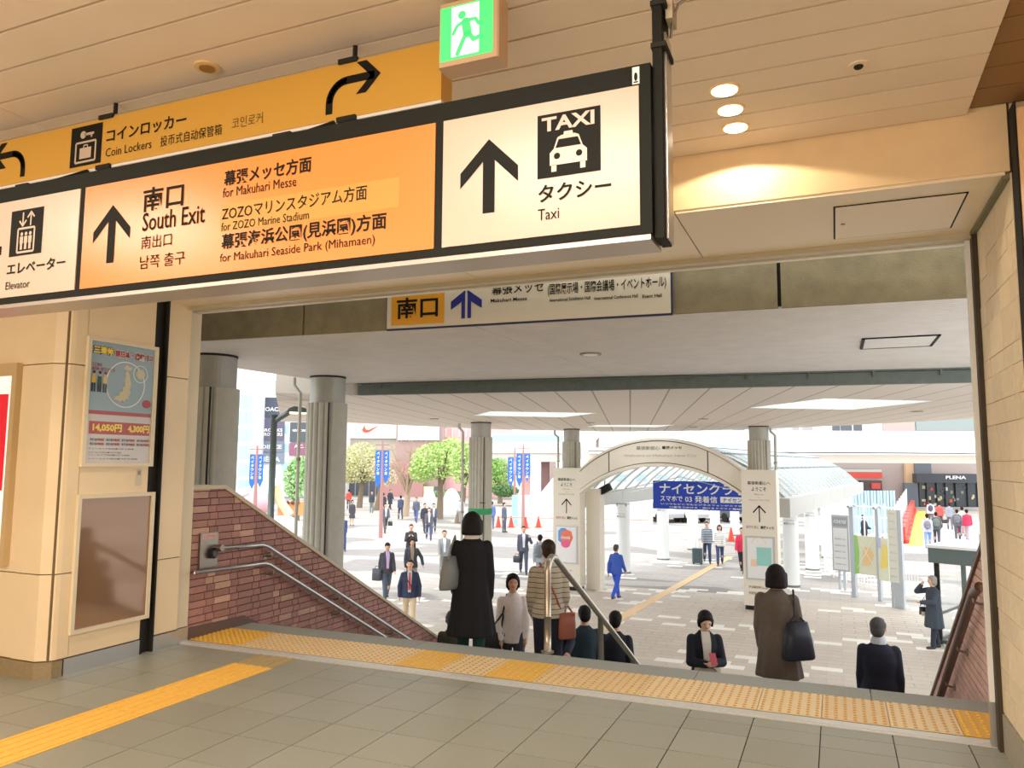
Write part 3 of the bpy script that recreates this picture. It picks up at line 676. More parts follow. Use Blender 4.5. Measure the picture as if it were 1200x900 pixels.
Y2 = 2.5
yg = empty('locker_sign', (-2.8, Y2, 2.983), label='yellow hanging sign pointing to coin lockers, behind the long black sign', cat='sign')
MB().box(-4.9, -1.350, Y2, Y2 + 0.09, 2.984, 3.222).build('case', YELLOW, yg)
MB().box(-4.9, -1.352, Y2 + .004, Y2 + 0.086, 2.972, 2.984).build('underside_trim', WHITE, yg)
MB().box(-4.9, -1.352, Y2 + .004, Y2 + 0.086, 3.222, 3.232).build('top_trim', M('trim_grey', (150, 144, 130), 0.5), yg)
for x_ in (-3.15, -1.78):
    MB().box(x_ - 0.045, x_ + 0.045, Y2 - 0.01, Y2 + 0.05, 3.215, 3.235).build('clamp', DARK, yg)
    MB().box(x_ - 0.045, x_ + 0.045, Y2 - 0.01, Y2 + 0.05, 2.968, 2.988).build('clamp', DARK, yg)
    MB().tube([(x_, Y2 + .045, 3.23), (x_, Y2 + .045, cz)], 0.01, 8).build('hanger_rod', DARK, yg)
f1 = Flat((0, Y2, 0), FX, FZ, 0.0012)
def locker_arrow(f, x0, sgn):     # curved arrow: stem up, bends towards sgn
    pts = [(x0, 3.012)] + [(x0 + sgn * (0.085 - 0.085 * math.cos(a)), 3.058 + 0.085 * math.sin(a)) for a in [i * math.pi / 16 for i in range(9)]] + [(x0 + sgn * 0.215, 3.143)]
    f.stroke(pts, 0.034, round_=False)
    tip = x0 + sgn * 0.245
    f.poly([(tip, 3.143), (tip - sgn * 0.068, 3.211), (tip - sgn * 0.116, 3.211), (tip - sgn * 0.048, 3.143), (tip - sgn * 0.116, 3.075), (tip - sgn * 0.068, 3.075)])
    # bend joints
    for p_ in pts[1:-1]: f.disc(p_[0], p_[1], 0.017, h=0.0003, n=12)
locker_arrow(f1, -1.868, 1); f1.build('arrow', INK, yg); f1 = Flat((0, Y2, 0), FX, FZ, 0.0012); locker_arrow(f1, -3.722, -1); f1.build('arrow', INK, yg)
f1 = Flat((0, Y2, 0), FX, FZ, 0.0012); f1.rect(-3.383, 3.004, -3.172, 3.204); f1.build('symbol_ground', INK, yg)
f3 = Flat((0, Y2, 0), FX, FZ, 0.0022)
f3.stroke([(-3.345, 3.024), (-3.345, 3.122), (-3.212, 3.122), (-3.212, 3.024), (-3.345, 3.024)], 0.010, round_=False)
f3.poly([(-3.318, 3.040), (-3.240, 3.040), (-3.240, 3.094), (-3.318, 3.094)]); f3.stroke([(-3.292, 3.094), (-3.292, 3.106), (-3.266, 3.106), (-3.266, 3.094)], 0.006, round_=False)
f3.disc(-3.300, 3.160, 0.019); f3.stroke([(-3.296, 3.160), (-3.232, 3.160)], 0.013); f3.rect(-3.248, 3.142, -3.238, 3.160); f3.build('locker_symbol', CREAM, yg)
LT = M('print_olive', (120, 92, 30), 0.6)
f1 = Flat((0, Y2, 0), FX, FZ, 0.0012)
text(f1, 'コインロッカー', -3.141, 3.094, -2.642, 3.158, INK, yg, 0.018); text(f1, 'Coin Lockers', -3.141, 3.024, -2.848, 3.066, INK, yg)
text(f1, '投币式自动保管箱', -2.794, 3.020, -2.433, 3.070, INK, yg); text(f1, '코인로커', -2.377, 3.034, -2.209, 3.084, LT, yg)

Y3 = 2.40
eg = empty('emergency_exit_sign', (-1.19, Y3, 3.05), label='glowing green emergency exit sign with running figure, hung from the ceiling', cat='exit sign')
MB().bbox(-1.302, -1.060, Y3 - 0.015, Y3 + 0.075, 3.040, 3.285, 0.006).build('case', M('exit_case', (226, 190, 154), 0.5), eg)
GE = M('exit_green', (74, 224, 118), 0.4, emit=0.95); WE = M('exit_white', (226, 255, 232), 0.4, emit=1.0)
f5 = Flat((0, Y3 - 0.015, 0), FX, FZ, 0.001); f5.rect(-1.294, 3.060, -1.082, 3.268); f5.build('lit_panel', GE, eg)
f5 = Flat((0, Y3 - 0.015, 0), FX, FZ, 0.002); f5.rect(-1.248, 3.070, -1.136, 3.262); f5.build('doorway', WE, eg)
f5 = Flat((0, Y3 - 0.015, 0), FX, FZ, 0.003)
f5.disc(-1.205, 3.225, 0.016); f5.stroke([(-1.190, 3.195), (-1.182, 3.150)], 0.034); f5.stroke([(-1.195, 3.200), (-1.225, 3.185), (-1.240, 3.158)], 0.013); f5.stroke([(-1.180, 3.200), (-1.150, 3.200), (-1.138, 3.178)], 0.013)
f5.stroke([(-1.188, 3.150), (-1.205, 3.115), (-1.222, 3.078)], 0.017); f5.stroke([(-1.176, 3.150), (-1.158, 3.122), (-1.122, 3.130)], 0.017); f5.build('running_figure', GE, eg)
MB().box(-1.21, -1.15, Y3 + .01, Y3 + .05, 3.285, cz).build('hanger', DSTEEL, eg)

# downlights, speaker, detector
for i, y in enumerate((3.50, 3.715, 3.93)):
    t = empty('downlight', (-0.415, y, cz), label=('round lit downlight, nearest of the row of three right of the sign post', 'middle of the three lit downlights in the pale ceiling', 'lit downlight closest to the header, last of the three')[i], cat='downlight', group='three lit downlights')
    mb = MB()
    ro, ri = 0.072, 0.058
    mb.cyl((-0.415, y), ro, cz - 0.006, cz + 0.002, 28).build('rim', M('downlight_rim', (250, 214, 160), 0.4), t)
    MB().cyl((-0.415, y), ri, cz - 0.008, cz - 0.004, 28).build('lamp_lens', M('lamp_glow', (255, 236, 200), 0.4, emit=7), t)
t = empty('ceiling_speaker', (-2.476, 2.441, cz), label='round beige recessed spotlight above the yellow sign', cat='downlight')
MB().cyl((-2.476, 2.441), 0.055, cz - 0.008, cz + .002, 28).build('rim', M('speaker_rim', (240, 206, 150), 0.4), t); MB().cyl((-2.476, 2.441), 0.034, cz - 0.012, cz - .006, 20).build('bulb', M('bulb_amber', (200, 150, 80), 0.2, 0.4), t)
t = empty('smoke_detector', (0.148, 3.49, cz), label='tiny dark-centred round sensor in the ceiling right of the downlights', cat='sensor')
MB().cyl((0.148, 3.49), 0.042, cz - 0.006, cz + .002, 24).build('rim', CEIL, t); MB().ell((0.148, 3.49, cz - .008), 0.02, 0.02, 0.012).build('lens', DARK, t)

# posters on the left pillar
XW = -5.35
fw = Flat((XW, 0, 0), (0, 1, 0), (0, 0, 1), 0.001)
def framed(name, y0, y1, z0, z1, label, cat, fm, inner, b=0.03):
    t = empty(name, (XW, (y0 + y1) / 2, z0), label=label, cat=cat)
    for a in ((y0, y1, z0, z0 + b), (y0, y1, z1 - b, z1), (y0, y0 + b, z0 + b, z1 - b), (y1 - b, y1, z0 + b, z1 - b)):
        MB().box(XW, XW + 0.028, *a).build('frame_rail', fm, t)
    q = MB().box(XW, XW + 0.010, y0 + b, y1 - b, z0 + b, z1 - b).build('sheet', inner, t); return t, q
ps, sh = framed('rail_pass_poster', 4.19, 4.865, 1.545, 2.56, 'framed blue travel poster with a map and yellow prices on the cream wall', 'poster', M('frame_ivory', (226, 214, 186), 0.4), M('poster_blue', (150, 176, 190), 0.3))
fp = Flat((XW + 0.010, 0, 0), (0, 1, 0), (0, 0, 1), 0.001); fq = Flat((XW + 0.010, 0, 0), (0, 1, 0), (0, 0, 1), 0.002); fr_ = Flat((XW + 0.010, 0, 0), (0, 1, 0), (0, 0, 1), 0.003)
fp.rect(4.222, 1.577, 4.833, 1.96).build('lower_field', M('poster_grey', (206, 204, 204), 0.3), sh)
fq.rect(4.235, 1.955, 4.825, 1.985); fq.rect(4.245, 1.80, 4.82, 1.90); fq.build('red_bands', M('poster_red', (176, 74, 72), 0.3), sh)
fx = Flat((XW + 0.010, 0, 0), (0, 1, 0), (0, 0, 1), 0.0025); fx.ring(4.56, 2.21, 0.185, 0.008); fx.ring(4.70, 2.31, 0.07, 0.005); fx.build('circles', WHITE, sh)
fx = Flat((XW + 0.010, 0, 0), (0, 1, 0), (0, 0, 1), 0.0028)
fx.poly([(4.49, 2.075), (4.455, 2.085), (4.47, 2.11), (4.50, 2.115), (4.505, 2.15), (4.535, 2.155), (4.53, 2.19), (4.555, 2.20), (4.545, 2.25), (4.56, 2.28), (4.545, 2.31), (4.575, 2.325), (4.595, 2.30), (4.60, 2.26), (4.615, 2.22), (4.60, 2.18), (4.61, 2.14), (4.59, 2.12), (4.60, 2.09), (4.57, 2.095), (4.56, 2.06), (4.535, 2.085), (4.52, 2.055)]); fx.poly([(4.55, 2.33), (4.53, 2.345), (4.56, 2.375), (4.585, 2.36), (4.62, 2.35), (4.60, 2.33)]); fx.disc(4.70, 2.31, 0.045, 0.04); fx.build('map', M('map_sand', (206, 200, 168), 0.4), sh)
TY = M('poster_yellow', (250, 220, 90), 0.3); TR = M('poster_crimson', (170, 52, 66), 0.3); TN = M('poster_navy', (60, 66, 96), 0.3)
text(fr_, '三連休', 4.245, 2.43, 4.43, 2.495, TY, sh, 0.05, h=0.002); text(fq, '三連休', 4.240, 2.425, 4.436, 2.50, INK, sh, 0.10)
text(fr_, '東日本・函館パス', 4.44, 2.425, 4.82, 2.485, TR, sh, 0.04, h=0.002); text(fq, '東日本・函館パス', 4.435, 2.42, 4.825, 2.49, WHITE, sh, 0.09)
text(fr_, '三連休は', 4.24, 2.335, 4.33, 2.36, TR, sh, 0.03); text(fr_, '東日本・函館に行こう!', 4.24, 2.300, 4.45, 2.328, TR, sh, 0.03)
text(fr_, '14,050円', 4.275, 1.815, 4.545, 1.885, TY, sh, 0.05, h=0.002); text(fr_, '4,300円', 4.60, 1.815, 4.815, 1.885, TY, sh, 0.05, h=0.002)
for r_ in range(2):
    for c_ in range(4):
        text(fr_, '乗り降り自由', 4.262 + c_ * .145, 1.745 - r_ * .033, 4.322 + c_ * .145, 1.768 - r_ * .033, TN, sh, 0.03); text(fr_, '特急券別', 4.326 + c_ * .145, 1.745 - r_ * .033, 4.386 + c_ * .145, 1.768 - r_ * .033, TR, sh, 0.03)
for z_, w in ((1.68, .42), (1.65, .30), (1.63, .38), (1.60, .46)): text(fr_, 'フリーエリア内の乗り降り自由', 4.25, z_, 4.25 + w, z_ + 0.012, TN, sh, 0.01)
for i, (y_, c1, c2) in enumerate(((4.262, (220, 190, 80), (40, 60, 90)), (4.315, (60, 110, 80), (50, 60, 80)), (4.365, (220, 200, 150), (90, 100, 120)))):
    fx = Flat((XW + 0.010, 0, 0), (0, 1, 0), (0, 0, 1), 0.0035); fx.poly([(y_ - .02, 2.20), (y_ + .02, 2.20), (y_ + .016, 2.255), (y_ - .016, 2.255)]); fx.build('figure_top', M('figure_top_%s' % 'abc'[i], c1), sh)
    fx = Flat((XW + 0.010, 0, 0), (0, 1, 0), (0, 0, 1), 0.0035); fx.rect(y_ - .018, 2.13, y_ - .003, 2.20); fx.rect(y_ + .003, 2.13, y_ + .018, 2.20); fx.disc(y_, 2.285, 0.013, h=0.0005); fx.build('figure_legs', M('figure_legs_%s' % 'abc'[i], c2), sh)
    fx = Flat((XW + 0.010, 0, 0), (0, 1, 0), (0, 0, 1), 0.0035); fx.disc(y_, 2.270, 0.015); fx.build('figure_face', SKIN, sh)
fx = Flat((XW + 0.010, 0, 0), (0, 1, 0), (0, 0, 1), 0.003); fx.disc(4.775, 2.065, 0.045, 0.035); fx.build('red_mark', TR, sh)
t, q = framed('notice_board', 4.185, 4.905, 0.29, 1.33, 'empty glossy brown board in a cream frame below the travel poster', 'notice board', M('frame_ivory', (226, 214, 186)), M('board_brown', (150, 118, 92), 0.06, 0.25, coat=1.0))
tp = empty('wall_tag', (XW, 4.76, 1.43), label='small paper tag between the travel poster and the brown board', cat='notice')
MB().box(XW, XW + .003, 4.715, 4.775, 1.385, 1.525).build('card', M('card_beige', (214, 202, 178), 0.6), tp); MB().box(XW + .003, XW + .004, 4.732, 4.762, 1.475, 1.510).build('photo', M('card_grey', (150, 144, 128)), tp)
# lit advertising case at the far left
ad_ = empty('advertising_case', (-6.0, 3.97, 0.8), label='bright red and white advertising case at the far left edge', cat='poster')
MB().box(-6.5, -5.80, 3.96, 4.008, 0.80, 2.34).build('case', M('case_tan', (206, 178, 132), 0.5), ad_)
f6 = Flat((0, 3.96, 0), FX, FZ, 0.001); f6.rect(-6.45, 0.86, -5.850, 2.24); f6.build('poster_white', M('poster_lit_white', (250, 248, 246), 0.4, emit=0.5), ad_)
f6 = Flat((0, 3.96, 0), FX, FZ, 0.002); f6.rect(-6.45, 1.36, -5.868, 2.10); f6.build('poster_red', M('poster_lit_red', (226, 36, 56), 0.4, emit=0.35), ad_)

# intercom on the brick wall and handrails
ic = empty('intercom_panel', (-5.41, 5.62, 0.62), label='steel plate with a round black knob on the brick wall by the jamb', cat='intercom')
MB().box(-5.42, -5.395, 5.51, 5.73, 0.61, 0.93).build('plate', DSTEEL, ic)
MB().tube([(-5.395, 5.65, 0.74), (-5.36, 5.65, 0.74)], 0.05, 20).build('knob', DARK, ic)
MB().tube([(-5.36, 5.65, 0.74), (-5.345, 5.65, 0.74)], 0.032, 20).build('knob_cap', M('knob_grey', (60, 60, 58), 0.4), ic)
ff = Flat((-5.395, 0, 0), (0, 1, 0), (0, 0, 1), 0.001); ff.rect(5.53, 0.88, 5.71, 0.92); lb = ff.build('label_strip', M('strip_pink', (220, 170, 160)), ic); text(ff, 'インターホン', 5.54, 0.885, 5.70, 0.915, TR, lb)
def rail(name, X, pts, label, mat, r_, wallX, brk, grp=None):
    t = empty(name, (X, pts[0][0], pts[0][1]), label=label, cat='handrail', group=grp)
    P_ = [(X, y, z) for y, z in pts]; MB().tube(P_, r_, 12).build('rail', mat, t, smooth=True)
    for y in brk:
        for (a, b), (c, d) in zip(pts, pts[1:]):
            if a <= y <= c: z_ = b + (d - b) * (y - a) / (c - a)
        MB().tube([(X, y, z_ - r_ * .5), (X, y, z_ - .055), ((X + wallX) / 2, y, z_ - .07), (wallX, y, z_ - .07)], 0.010, 8).build('bracket', DSTEEL, t)
        MB().tube([(wallX, y, z_ - .07), (wallX + (0.008 if X > wallX else -0.008), y, z_ - .07)], 0.032, 12).build('flange', DSTEEL, t)
    return t
XR = -5.33
t = rail('stair_handrail', XR, [(5.70, 0.785), (6.26, 0.760), (6.34, 0.738), (10.9, 0.738 - 0.5215 * 4.56)], 'upper steel handrail on the left brick wall', STEEL, 0.022, -5.42, (6.42, 7.6, 8.8, 10.0), 'handrails on the left brick wall')
MB().tube([(-5.415, 5.70, 0.785), (XR + 0.02, 5.70, 0.785)], 0.03, 14).build('end_flange', DSTEEL, t)
rail('stair_handrail', XR, [(5.40, 0.598), (6.30, 0.575), (6.38, 0.553), (10.9, 0.553 - 0.5215 * 4.52)], 'lower steel handrail on the left brick wall', STEEL, 0.022, -5.42, (6.46, 7.62, 8.82, 10.0), 'handrails on the left brick wall')
rail('stair_handrail', 0.86, [(6.05, 0.79), (6.35, 0.70), (10.9, 0.70 - 0.56 * 4.55)], 'thick bronze handrail on the right brick wall', M('bronze_rail', (120, 96, 82), 0.35, 0.6), 0.032, 0.93, (6.35, 7.3, 8.2, 9.3))
mr = empty('centre_handrail', (-2.3, 6.3, 0), label='steel handrail on posts running down the middle of the stairs', cat='handrail')
RT = M('rail_steel_warm', (186, 178, 164), 0.3, 0.85)
arc = [(-2.3, 6.30 + 0.12 * (1 - math.cos(a)), 0.66 + 0.12 * math.sin(a)) for a in [i * 0.3 for i in range(6)]]
MB().tube([(-2.3, 6.3, 0.0), (-2.3, 6.3, 0.5)] + arc + [(-2.3, 6.50, 0.762), (-2.3, 11.0, 0.762 - 0.5335 * 4.5)], 0.030, 14).build('rail', RT, mr, smooth=True)
MB().tube([(-2.3, 6.30, 0), (-2.3, 6.30, 0.012)], 0.055, 16).build('foot_plate', RT, mr)
for y in (7.90, 9.27, 10.6):
    zt = 0.762 - 0.5335 * (y - 6.5); MB().tube([(-2.3, y, stair_z(y)), (-2.3, y, zt)], 0.030, 12).build('post', RT, mr, smooth=True)
MB().tube([(-2.3, 6.30, 0), (-2.3, 6.30, 0.3)], 0.031, 12).build('post', RT, mr, smooth=True)

# sign on the outer beam
bs = empty('south_exit_beam_sign', (-2.7, 6.5, 2.9), label='cream beam sign with orange South Exit square and double blue arrow', cat='sign')
ua = Vector((-4.05, beam_y(-4.05) - 0.05, 0)); ub = Vector((-1.28, beam_y(-1.28) - 0.05, 0)); U_ = (ub - ua).normalized(); Wd = (ub - ua).length
rotz = math.atan2(U_.y, U_.x)
T_ = Matrix.Translation(ua) @ Matrix.Rotation(rotz, 4, 'Z')
MB(T_).box(0, Wd, 0.0, 0.05, 2.90, 3.34).build('case', M('beam_sign_cream', (232, 222, 200), 0.4), bs)
MB(T_).box(-0.012, Wd + 0.012, 0.012, 0.05, 2.885, 3.35).build('edge', M('edge_navy', (40, 44, 90), 0.5), bs)
f7 = Flat(ua, U_, (0, 0, 1), 0.002)
f7.rect(0.05, 2.93, 0.62, 3.30); f7.build('orange_square', M('beam_orange', (240, 170, 50), 0.4), bs)
f7 = Flat(ua, U_, (0, 0, 1), 0.003); text(f7, '南口', 0.11, 2.99, 0.555, 3.20, INK, bs, 0.02)
NV = M('arrow_navy', (36, 44, 140), 0.5)
f7 = Flat(ua, U_, (0, 0, 1), 0.003)
f7.poly([(0.845, 3.24), (0.69, 3.13), (0.69, 3.05), (0.80, 3.12), (0.80, 2.96), (0.838, 2.96), (0.838, 3.20)]); f7.poly([(0.855, 3.24), (1.01, 3.13), (1.01, 3.05), (0.90, 3.12), (0.90, 2.96), (0.862, 2.96), (0.862, 3.20)])
f7.build('arrow', NV, bs)
text(f7, '幕張メッセ', 1.11, 3.165, 1.62, 3.27, INK, bs, 0.012); text(f7, '(国際展示場・国際会議場・イベントホール)', 1.66, 3.115, 2.74, 3.235, INK, bs, 0.012)
text(f7, 'Makuhari Messe', 1.10, 3.095, 1.46, 3.13, INK, bs, 0.02); text(f7, 'International Exhibition Hall', 1.68, 3.065, 2.06, 3.095, INK, bs, 0.02); text(f7, 'International Conference Hall', 2.10, 3.055, 2.49, 3.085, INK, bs, 0.02); text(f7, 'Event Hall', 2.53, 3.045, 2.70, 3.075, INK, bs, 0.02)


# ================================================================== ARCHED GATE AND GLASS VAULT
GA = R(-6.5); GO = Vector((-8.52, 23.85, 0)); GT_ = Matrix.Translation(GO) @ Matrix.Rotation(GA, 4, 'Z')
def gw(x, y, z=0): return GT_ @ Vector((x, y, z))
def gflat(x, y, h=0.004): return Flat(gw(x, y), GT_.to_3x3() @ Vector((1, 0, 0)), (0, 0, 1), h)
GATE = M('gate_cream', (232, 224, 208), 0.45); GLINE = M('gate_line', (70, 62, 52), 0.6); GREY_T = M('print_grey', (150, 140, 128), 0.6)
ag = empty('arched_gate', gw(3.5, 0, PLZ), GA, 'cream arched gateway face bearing welcome lettering between the two pylons', 'gate')
hw, cxg = 2.6, 3.53
def arc_z(x, zc, ze):                               # circular arc through the apex zc and the ends ze
    s_ = zc - ze; Rr = (hw * hw + s_ * s_) / (2 * s_); return zc - Rr + math.sqrt(max(Rr * Rr - (x - cxg) ** 2, 0))
def arc_band(z1, e1, z0, e0, y0, y1, n=36, xa=None, xb=None):
    xa = cxg - hw if xa is None else xa; xb = cxg + hw if xb is None else xb
    mb = MB(GT_)
    for i in range(n):
        a, b = xa + (xb - xa) * i / n, xa + (xb - xa) * (i + 1) / n
        mb.prism([(a, y0, arc_z(a, z0, e0)), (b, y0, arc_z(b, z0, e0)), (b, y0, arc_z(b, z1, e1)), (a, y0, arc_z(a, z1, e1))], (0, y1 - y0, 0))
    return mb
cuts = [cxg - hw, 1.95, 5.07, cxg + hw]
for a, b in zip(cuts, cuts[1:]): arc_band(2.26, 1.28, 1.62, 0.72, 0, 0.35, 16, a + .02, b - .02).build('arch_panel', GATE, ag)
arc_band(2.36, 1.38, 2.285, 1.305, -0.04, 0.4).build('outer_rim', GATE, ag); arc_band(1.595, 0.695, 1.50, 0.60, -0.04, 0.4).build('inner_rim', GATE, ag)
arc_band(2.35, 1.37, 1.55, 0.65, 0.05, 0.3).build('arch_core', GLINE, ag)
ftx = gflat(0, 0, 0.006)
text(ftx, '幕張新都心', 2.86, 1.99, 3.62, 2.11, GREY_T, ag, 0.01); text(ftx, '幕張メッセ', 3.68, 2.01, 4.30, 2.11, INK, ag, 0.02); text(ftx, 'Welcome to Makuhari New City', 2.45, 1.76, 4.75, 1.86, M('print_pale', (190, 180, 166)), ag)
def pylon(x0, y0, side_label, art):
    t = empty('gate_pylon', gw(x0 + .47, y0 + .2, PLZ), GA, side_label, 'pylon')
    MB(GT_).box(x0, x0 + 0.95, y0, y0 + 0.42, PLZ + 0.12, 1.42).build('body', GATE, t); MB(GT_).box(x0 + 0.03, x0 + 0.92, y0 + .03, y0 + 0.39, PLZ, PLZ + .12).build('plinth', DARK, t)
    if x0 < 1: MB(GT_).box(x0 + 0.95, x0 + 1.42, y0 + 0.5, y0 + 0.9, PLZ, 0.75).build('rear_leg', GATE, t)
    f = gflat(x0, y0)
    text(f, '幕張新都心へ', 0.17, 1.00, 0.80, 1.10, INK, t, 0.005); text(f, 'ようこそ', 0.28, 0.83, 0.68, 0.94, INK, t, 0.005)
    text(f, 'Welcome', 0.34, 0.72, 0.60, 0.76, GREY_T, t); text(f, 'to', 0.46, 0.64, 0.50, 0.67, GREY_T, t); text(f, 'Makuhari New City', 0.20, 0.55, 0.76, 0.60, GREY_T, t)
    f.stroke([(0.48, -0.02), (0.48, 0.40)], 0.03); f.stroke([(0.32, 0.24), (0.48, 0.42), (0.64, 0.24)], 0.035); f.build('arrow', INK, t)
    f = gflat(x0, y0); text(f, '幕張新都心', 0.10, -0.22, 0.46, -0.13, M('print_rose', (200, 170, 160)), t, 0.02); text(f, '幕張メッセ', 0.50, -0.22, 0.86, -0.13, INK, t, 0.02)
    pf = MB(GT_).box(x0 + 0.08, x0 + 0.87, y0 - 0.025, y0, -1.62, -0.42).build('poster_frame', M('poster_frame_grey', (196, 196, 192), 0.35, 0.3), t)
    f = gflat(x0, y0 - .025); f.rect(0.13, -1.57, 0.82, -0.47); 
    f.build('poster', M('poster_pale', (232, 232, 230), 0.3), pf)
    text(gflat(x0, y0), '海浜幕張駅 South', 0.14, -1.86, 0.66, -1.78, GREY_T, t, 0.02)
    if art == 'blob':
        f = gflat(x0, y0 - .025, 0.006); f.poly([(0.20, -0.60), (0.30, -0.50), (0.45, -0.50), (0.55, -0.58), (0.52, -0.85), (0.35, -1.0), (0.20, -0.90)]); f.build('poster_blue', M('art_blue', (84, 160, 230)), pf)
        f = gflat(x0, y0 - .025, 0.008); f.poly([(0.30, -0.62), (0.48, -0.54), (0.66, -0.60), (0.72, -0.80), (0.62, -1.00), (0.40, -1.02), (0.28, -0.85)]); f.build('poster_orange', M('art_orange', (236, 124, 96)), pf)
        f = gflat(x0, y0 - .025, 0.010); f.disc(0.46, -1.00, 0.16, 0.12); f.build('poster_pink', M('art_pink', (236, 96, 150)), pf)
        text(gflat(x0, y0 - .025, 0.012), 'CHANGE', 0.30, -0.84, 0.62, -0.76, WHITE, pf, 0.03)
    else:
        f = gflat(x0, y0 - .025, 0.006); f.rect(0.38, -1.22, 0.78, -0.72); f.build('poster_teal', M('art_teal', (150, 206, 198)), pf)
        f = gflat(x0, y0 - .025, 0.005); f.rect(0.22, -1.25, 0.40, -1.05); f.ring(0.45, -0.66, 0.2, 0.02, a0=0.2, a1=2.9); f.build('poster_peach', M('art_peach', (240, 206, 176)), pf)
        text(gflat(x0, y0 - .02), '京葉線', 0.14, -2.02, 0.34, -1.94, GREY_T, t, 0.02)
    return t
pylon(0, 0, 'left gate pylon with up arrow and a colourful round poster', 'blob'); pylon(6.11, -0.36, 'right gate pylon with up arrow and a pale teal square poster', 'teal')
# vault
WHT = M('vault_white', (236, 238, 236), 0.4); VG = M('vault_glass', (196, 222, 218), 0.1, alpha=0.30)
vt = empty('glass_vault', gw(3.6, 2, PLZ), GA, 'long glass barrel vault walkway roof on white columns behind the arched gate', 'canopy')
LEN = 23.5; xl, xr_ = 0.25, 7.0
def vz(x): c_ = (xl + xr_) / 2; h_ = (xr_ - xl) / 2; s_ = 1.55; Rr = (h_ * h_ + s_ * s_) / (2 * s_); return 0.60 + s_ - Rr + math.sqrt(max(Rr * Rr - (x - c_) ** 2, 0))
for xe in (xl - .25, xr_ - .15):
    for k in range(5):
        MB(GT_).box(xe, xe + 0.40, (1.3 if k == 0 and xe < 1 else 0.6) + k * 4.6, 0.6 + (k + 1) * 4.6 - 0.02, 0.06, 0.60).build('eave_beam', M('eave_grey', (184, 182, 176), 0.5), vt)
NS = 18; gm_ = MB(GT_)
for i in range(NS):
    a, b = xl + (xr_ - xl) * i / NS, xl + (xr_ - xl) * (i + 1) / NS
    gm_.add([(a, 1.3, vz(a)), (b, 1.3, vz(b)), (b, LEN, vz(b)), (a, LEN, vz(a))], [(0, 1, 2, 3)])
gm_.build('glazing', VG, vt)
for k in range(21):
    y = 1.35 + k * 1.10
    MB(GT_).tube([(xl + (xr_ - xl) * i / NS, y, vz(xl + (xr_ - xl) * i / NS) - .03) for i in range(NS + 1)], 0.045, 6).build('rib', M('rib_grey', (186, 192, 192), 0.4), vt)
for k in range(1, 7):
    x = xl + (xr_ - xl) * k / 7; MB(GT_).tube([(x, 1.3, vz(x) + .02), (x, LEN, vz(x) + .02)], 0.022, 5).build('purlin', M('purlin_grey', (120, 128, 130), 0.5), vt)
for k in range(6):
    y = 2.0 + 3.4 * k
    MB(GT_).tube([(xl + .3, y, 0.45), ((xl + xr_) / 2, y, 1.15), (xr_ - .3, y, 0.45)], 0.012, 5).build('tie_rod', STEEL, vt)
for i, y in enumerate((4.6, 9.2, 13.6, 17.7, 22.0)):
    for sx_, x in enumerate((0.65, 6.57)):
        cl = empty('vault_column', gw(x, y, PLZ), GA, ('white round column of the glass vault, %s row, %s' % (('left', 'right')[sx_], ('nearest the gate', 'second from the gate', 'third from the gate', 'fourth from the gate', 'farthest from the gate')[i])), 'column', 'white columns of the glass vault')
        MB(GT_).cyl((x, y), 0.25, PLZ + 0.06, 0.06, 28).build('shaft', WHT, cl); MB(GT_).cyl((x, y), 0.26, PLZ, PLZ + .06, 28).build('base_ring', M('base_grey', (120, 118, 112)), cl)
        MB(GT_).box(x - .2, x + .2, y - .2, y + .2, 0.0, 0.10).build('bearing', M('bearing_grey', (160, 160, 156)), cl)
        if i < 2: text(gflat(x, y - .256, 0.006), '幕張メッセ', -0.17, -0.42, 0.17, -0.34, GREY_T, cl, 0.02); text(gflat(x, y - .256, 0.006), 'Makuhari Messe', -0.17, -0.30, 0.17, -0.25, GREY_T, cl)
vb = empty('blue_banner', gw(4.6, 3.4, -0.1), GA, 'blue advertising banner with white Japanese lettering hung under the glass vault', 'banner')
BX0, BX1, BZ0, BZ1 = 2.22, 6.00, 0.02, 0.98
MB(GT_).box(BX0, BX1, 3.4, 3.43, BZ0, BZ1).build('cloth', BLUE, vb)
f = gflat(0, 3.4, 0.004)
text(f, 'ナイセンクラウド', 2.46, 0.54, 5.85, 0.90, WHITE, vb, 0.02); text(f, 'スマホで', 2.48, 0.28, 3.27, 0.47, WHITE, vb, 0.015); text(f, '03 発着信', 3.36, 0.26, 4.46, 0.49, WHITE, vb, 0.012)
f.rect(4.56, 0.28, 5.35, 0.48); lb = f.build('white_plate', WHITE, vb); text(gflat(0, 3.4, 0.008), 'ナイセン', 4.64, 0.31, 5.27, 0.45, BLUE, lb, 0.02)
f = gflat(0, 3.4, 0.004); text(f, 'いつでもどこでもビジネスフォンがスマホで使える', 2.5, 0.16, 5.85, 0.22, WHITE, vb, 0.02); text(f, '03番号でかける・受けるクラウド電話サービス', 2.8, 0.06, 5.8, 0.12, WHITE, vb, 0.02)
for x in (BX0 + .1, 4.7, BX1 - .1): MB(GT_).tube([(x, 3.41, BZ1), (x, 3.41, min(vz(x), 1.9) - .05)], 0.01, 5).build('cord', STEEL, vb)
fl_ = empty('floodlight', gw(1.45, 0.75, 0.75), GA, 'black floodlight under the left end of the gate arch', 'floodlight')
MB(GT_ @ Matrix.Translation((1.5, 0.7, 0.74)) @ Matrix.Rotation(R(-28), 4, 'Y')).box(-.22, .22, -.08, .12, -.12, .10).build('housing', DARK, fl_); MB(GT_).tube([(1.5, .75, 0.8), (1.5, .75, 1.02)], 0.015, 6).build('bracket', DARK, fl_)

